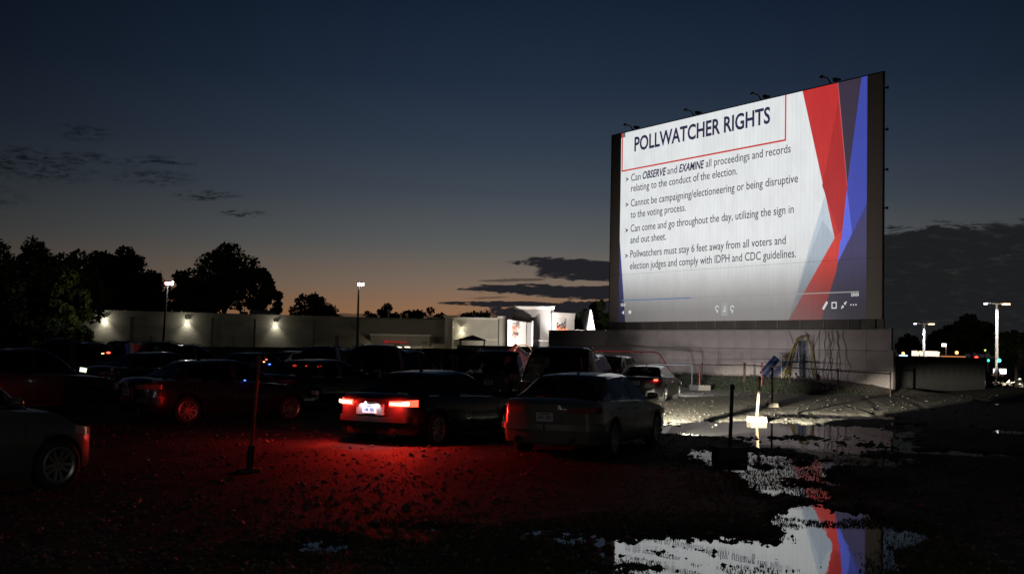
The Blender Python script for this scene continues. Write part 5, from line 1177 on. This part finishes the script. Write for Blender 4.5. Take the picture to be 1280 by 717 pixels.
glow("traffic_light", 1235.5, 450.3, 120, .13, (.03, .7, .45), 4, "dimmer green traffic light left of the bright one", "traffic light")
glow("street_lamp", 1231.5, 437.5, 130, .12, (.75, .8, .2), 1.3, "tiny yellowish lamp above the dimmer green traffic light", "street lamp", False)
m = MB(); fbox(m, 1125, 1134.5, 443.4, 446.0, 140, .3); o = obj("blue_sign", m.mesh("blue_sign"), emis("blue_sign_glow", (.25, .35, 1), 5)); tag(o, "small blue white glowing sign over the fence beside the screen wall", "sign")
e = empty("filling_station_canopy", at(1165, 446, 188), 0, "low brightly lit canopy beyond the metal fence", "canopy")
m = MB(); fbox(m, 1155.5, 1174.5, 438.4, 445, 188, 6); par(obj("canopy_box", m.mesh("canopy_box"), emis("canopy_glow", (1, .84, .68), 1.3)), e)
m = MB(); fbox(m, 1155, 1175, 437.6, 438.5, 187.8, 6.4); par(obj("canopy_edge", m.mesh("canopy_edge"), mat("vent_white", (0, 0, 0))), e)
for x in (1158, 1172): m = MB(); fbox(m, x - .7, x + .7, 445, 460, 190, .4); par(obj("column", m.mesh("column"), mat("vent_white", (0, 0, 0))), e)
e = empty("roadside_building", at(1250, 480, 180), 0, "low warm lit building beyond the road at the right edge", "building")
m = MB(); fbox(m, 1180, 1207, 444.6, 446.4, 140, 1); par(obj("lit_fascia", m.mesh("lit_fascia"), emis("orange_fascia", (1, .36, .12), .5)), e)
m = MB(); fbox(m, 1243, 1258.5, 468.4, 475, 150, 1); par(obj("lower_wall", m.mesh("lower_wall"), mat("orange_glow_wall", (.5, .25, .08), .8, emit=(1, .42, .12), estr=.25)), e)  # faint orange emission makes the wall look lit
e = empty("store_sign", at(1251, 475, 149), 0, "bright white sign board with two rows of lettering across the road", "sign")
m = MB(); fbox(m, 1243.2, 1258, 460.6, 467.0, 149, .4); par(obj("sign_board", m.mesh("sign_board"), emis("white_sign_glow", (1, .95, .92), 2.2)), e)
pk = emis("sign_pink", (.9, .35, .4), 1.0)
m = MB()
for j in range(6): x = 1245 + j * 2.1; fbox(m, x, x + 1.3, 463.6, 464.6, 148.8, .1)
par(obj("sign_rows", m.mesh("sign_rows"), pk), e)
m = MB(); fbox(m, 1246.5, 1247.4, 467, 485, 149.2, .2); par(obj("sign_leg", m.mesh("sign_leg"), dpole), e)
# road with shrubs, its kerb and the oncoming headlights
rd = MB(); ya = 96.0; yb2 = 118.0; rd.add([(36, ya, -1.235), (260, ya, -1.235), (260, yb2, -1.235), (36, yb2, -1.235)], [(0, 1, 2, 3)])
tag(obj("road", rd.mesh("road"), mat("asphalt", (.05, .05, .052), .85, var=.2, scale=.5)), kind='structure')
kb = MB(); kb.box((148, ya - .1, -1.2), (224, .18, .14)); kb.box((148, yb2 + .1, -1.2), (224, .18, .14)); tag(obj("kerb", kb.mesh("kerb"), mat("kerb_grey", (.3, .3, .28), .8)), kind='structure')
for i, (px, w_) in enumerate([(1240, 10), (1250, 9), (1259, 9), (1238, 7), (1268, 9)]):
    tree(px, 470 + (i % 2), w_, 92, ["round clipped shrub by the road, left of the sign", "clipped shrub right below the white sign board", "clipped shrub right of the white sign board", "smallest shrub at the end of the metal fence", "clipped shrub below the oncoming headlights"][i], 1200, .1, leafy, base=-1.3, lift=.0, cat="shrub", grp="shrubs along the road", clumps=8, name="shrub")
hl = emis("headlight_glow", (1, .86, .62), 30)
for i, (px, py, D_, lab) in enumerate([(1267, 474.8, 112, "oncoming car with glowing headlights just right of the white sign board"), (1294, 475.5, 106, "oncoming car with brightest headlights at the right edge")]):
    X_ = xat(px, D_); c_ = car('sedan', (X_, D_ + 2.3, -1.23), 198, lab, grey, detail=False, group="cars driving on the road", name="driving_car", seats=False)
    for k_ in (-7.5, 7.5) if i == 0 else (-8.5, 8.5):
        p = at(px + k_, py, D_ - .3); m = MB(); m.lathe([(0, -.02), (.16, 0), (.2, .05), (0, .06)], 12, 'Y'); o = obj("lit_headlight", m.mesh("lit_headlight", 60), hl); o.location = p; (setattr(o, 'parent', c_), setattr(o, 'matrix_parent_inverse', rmat(c_).inverted()))
    p = at(px, py, D_ - 2.6); point("headlight_spill", p, 2200, (1, .84, .6), .15)
p = at(1250, 462, 140); point("sign_spill", p, 500, (1, .8, .6), .4)
e = empty("bollard", gnd(1235, 484), 0, "short black bollard by the end of the metal fence", "bollard")
g0 = gnd(1235, 484); m = MB(); m.tube([(0, 0, -.2), (0, 0, .75)], .11, 10); m.lathe([(.11, .75), (.08, .82), (0, .84)], 10); obj("shaft", m.mesh("shaft", 50), dk, e)
e = empty("street_tree_trunk", gnd(1270, 484), 0, "short dark stump-like post below the pale twigs at the right edge", "post"); m = MB(); m.tube([(0, 0, -.2), (.02, 0, 1.3)], [.10, .08], 9); obj("shaft", m.mesh("shaft", 50), mat("bark", (0, 0, 0)), e)
# added spot with no fixture, in place of car headlights on the base wall
spot("wall_wash", (scr(12, .5, 14).x, scr(12, .5, 14).y, .8), scr(10, 1.4, 0), 2300, 104, .9, (1, .90, .86), .6)
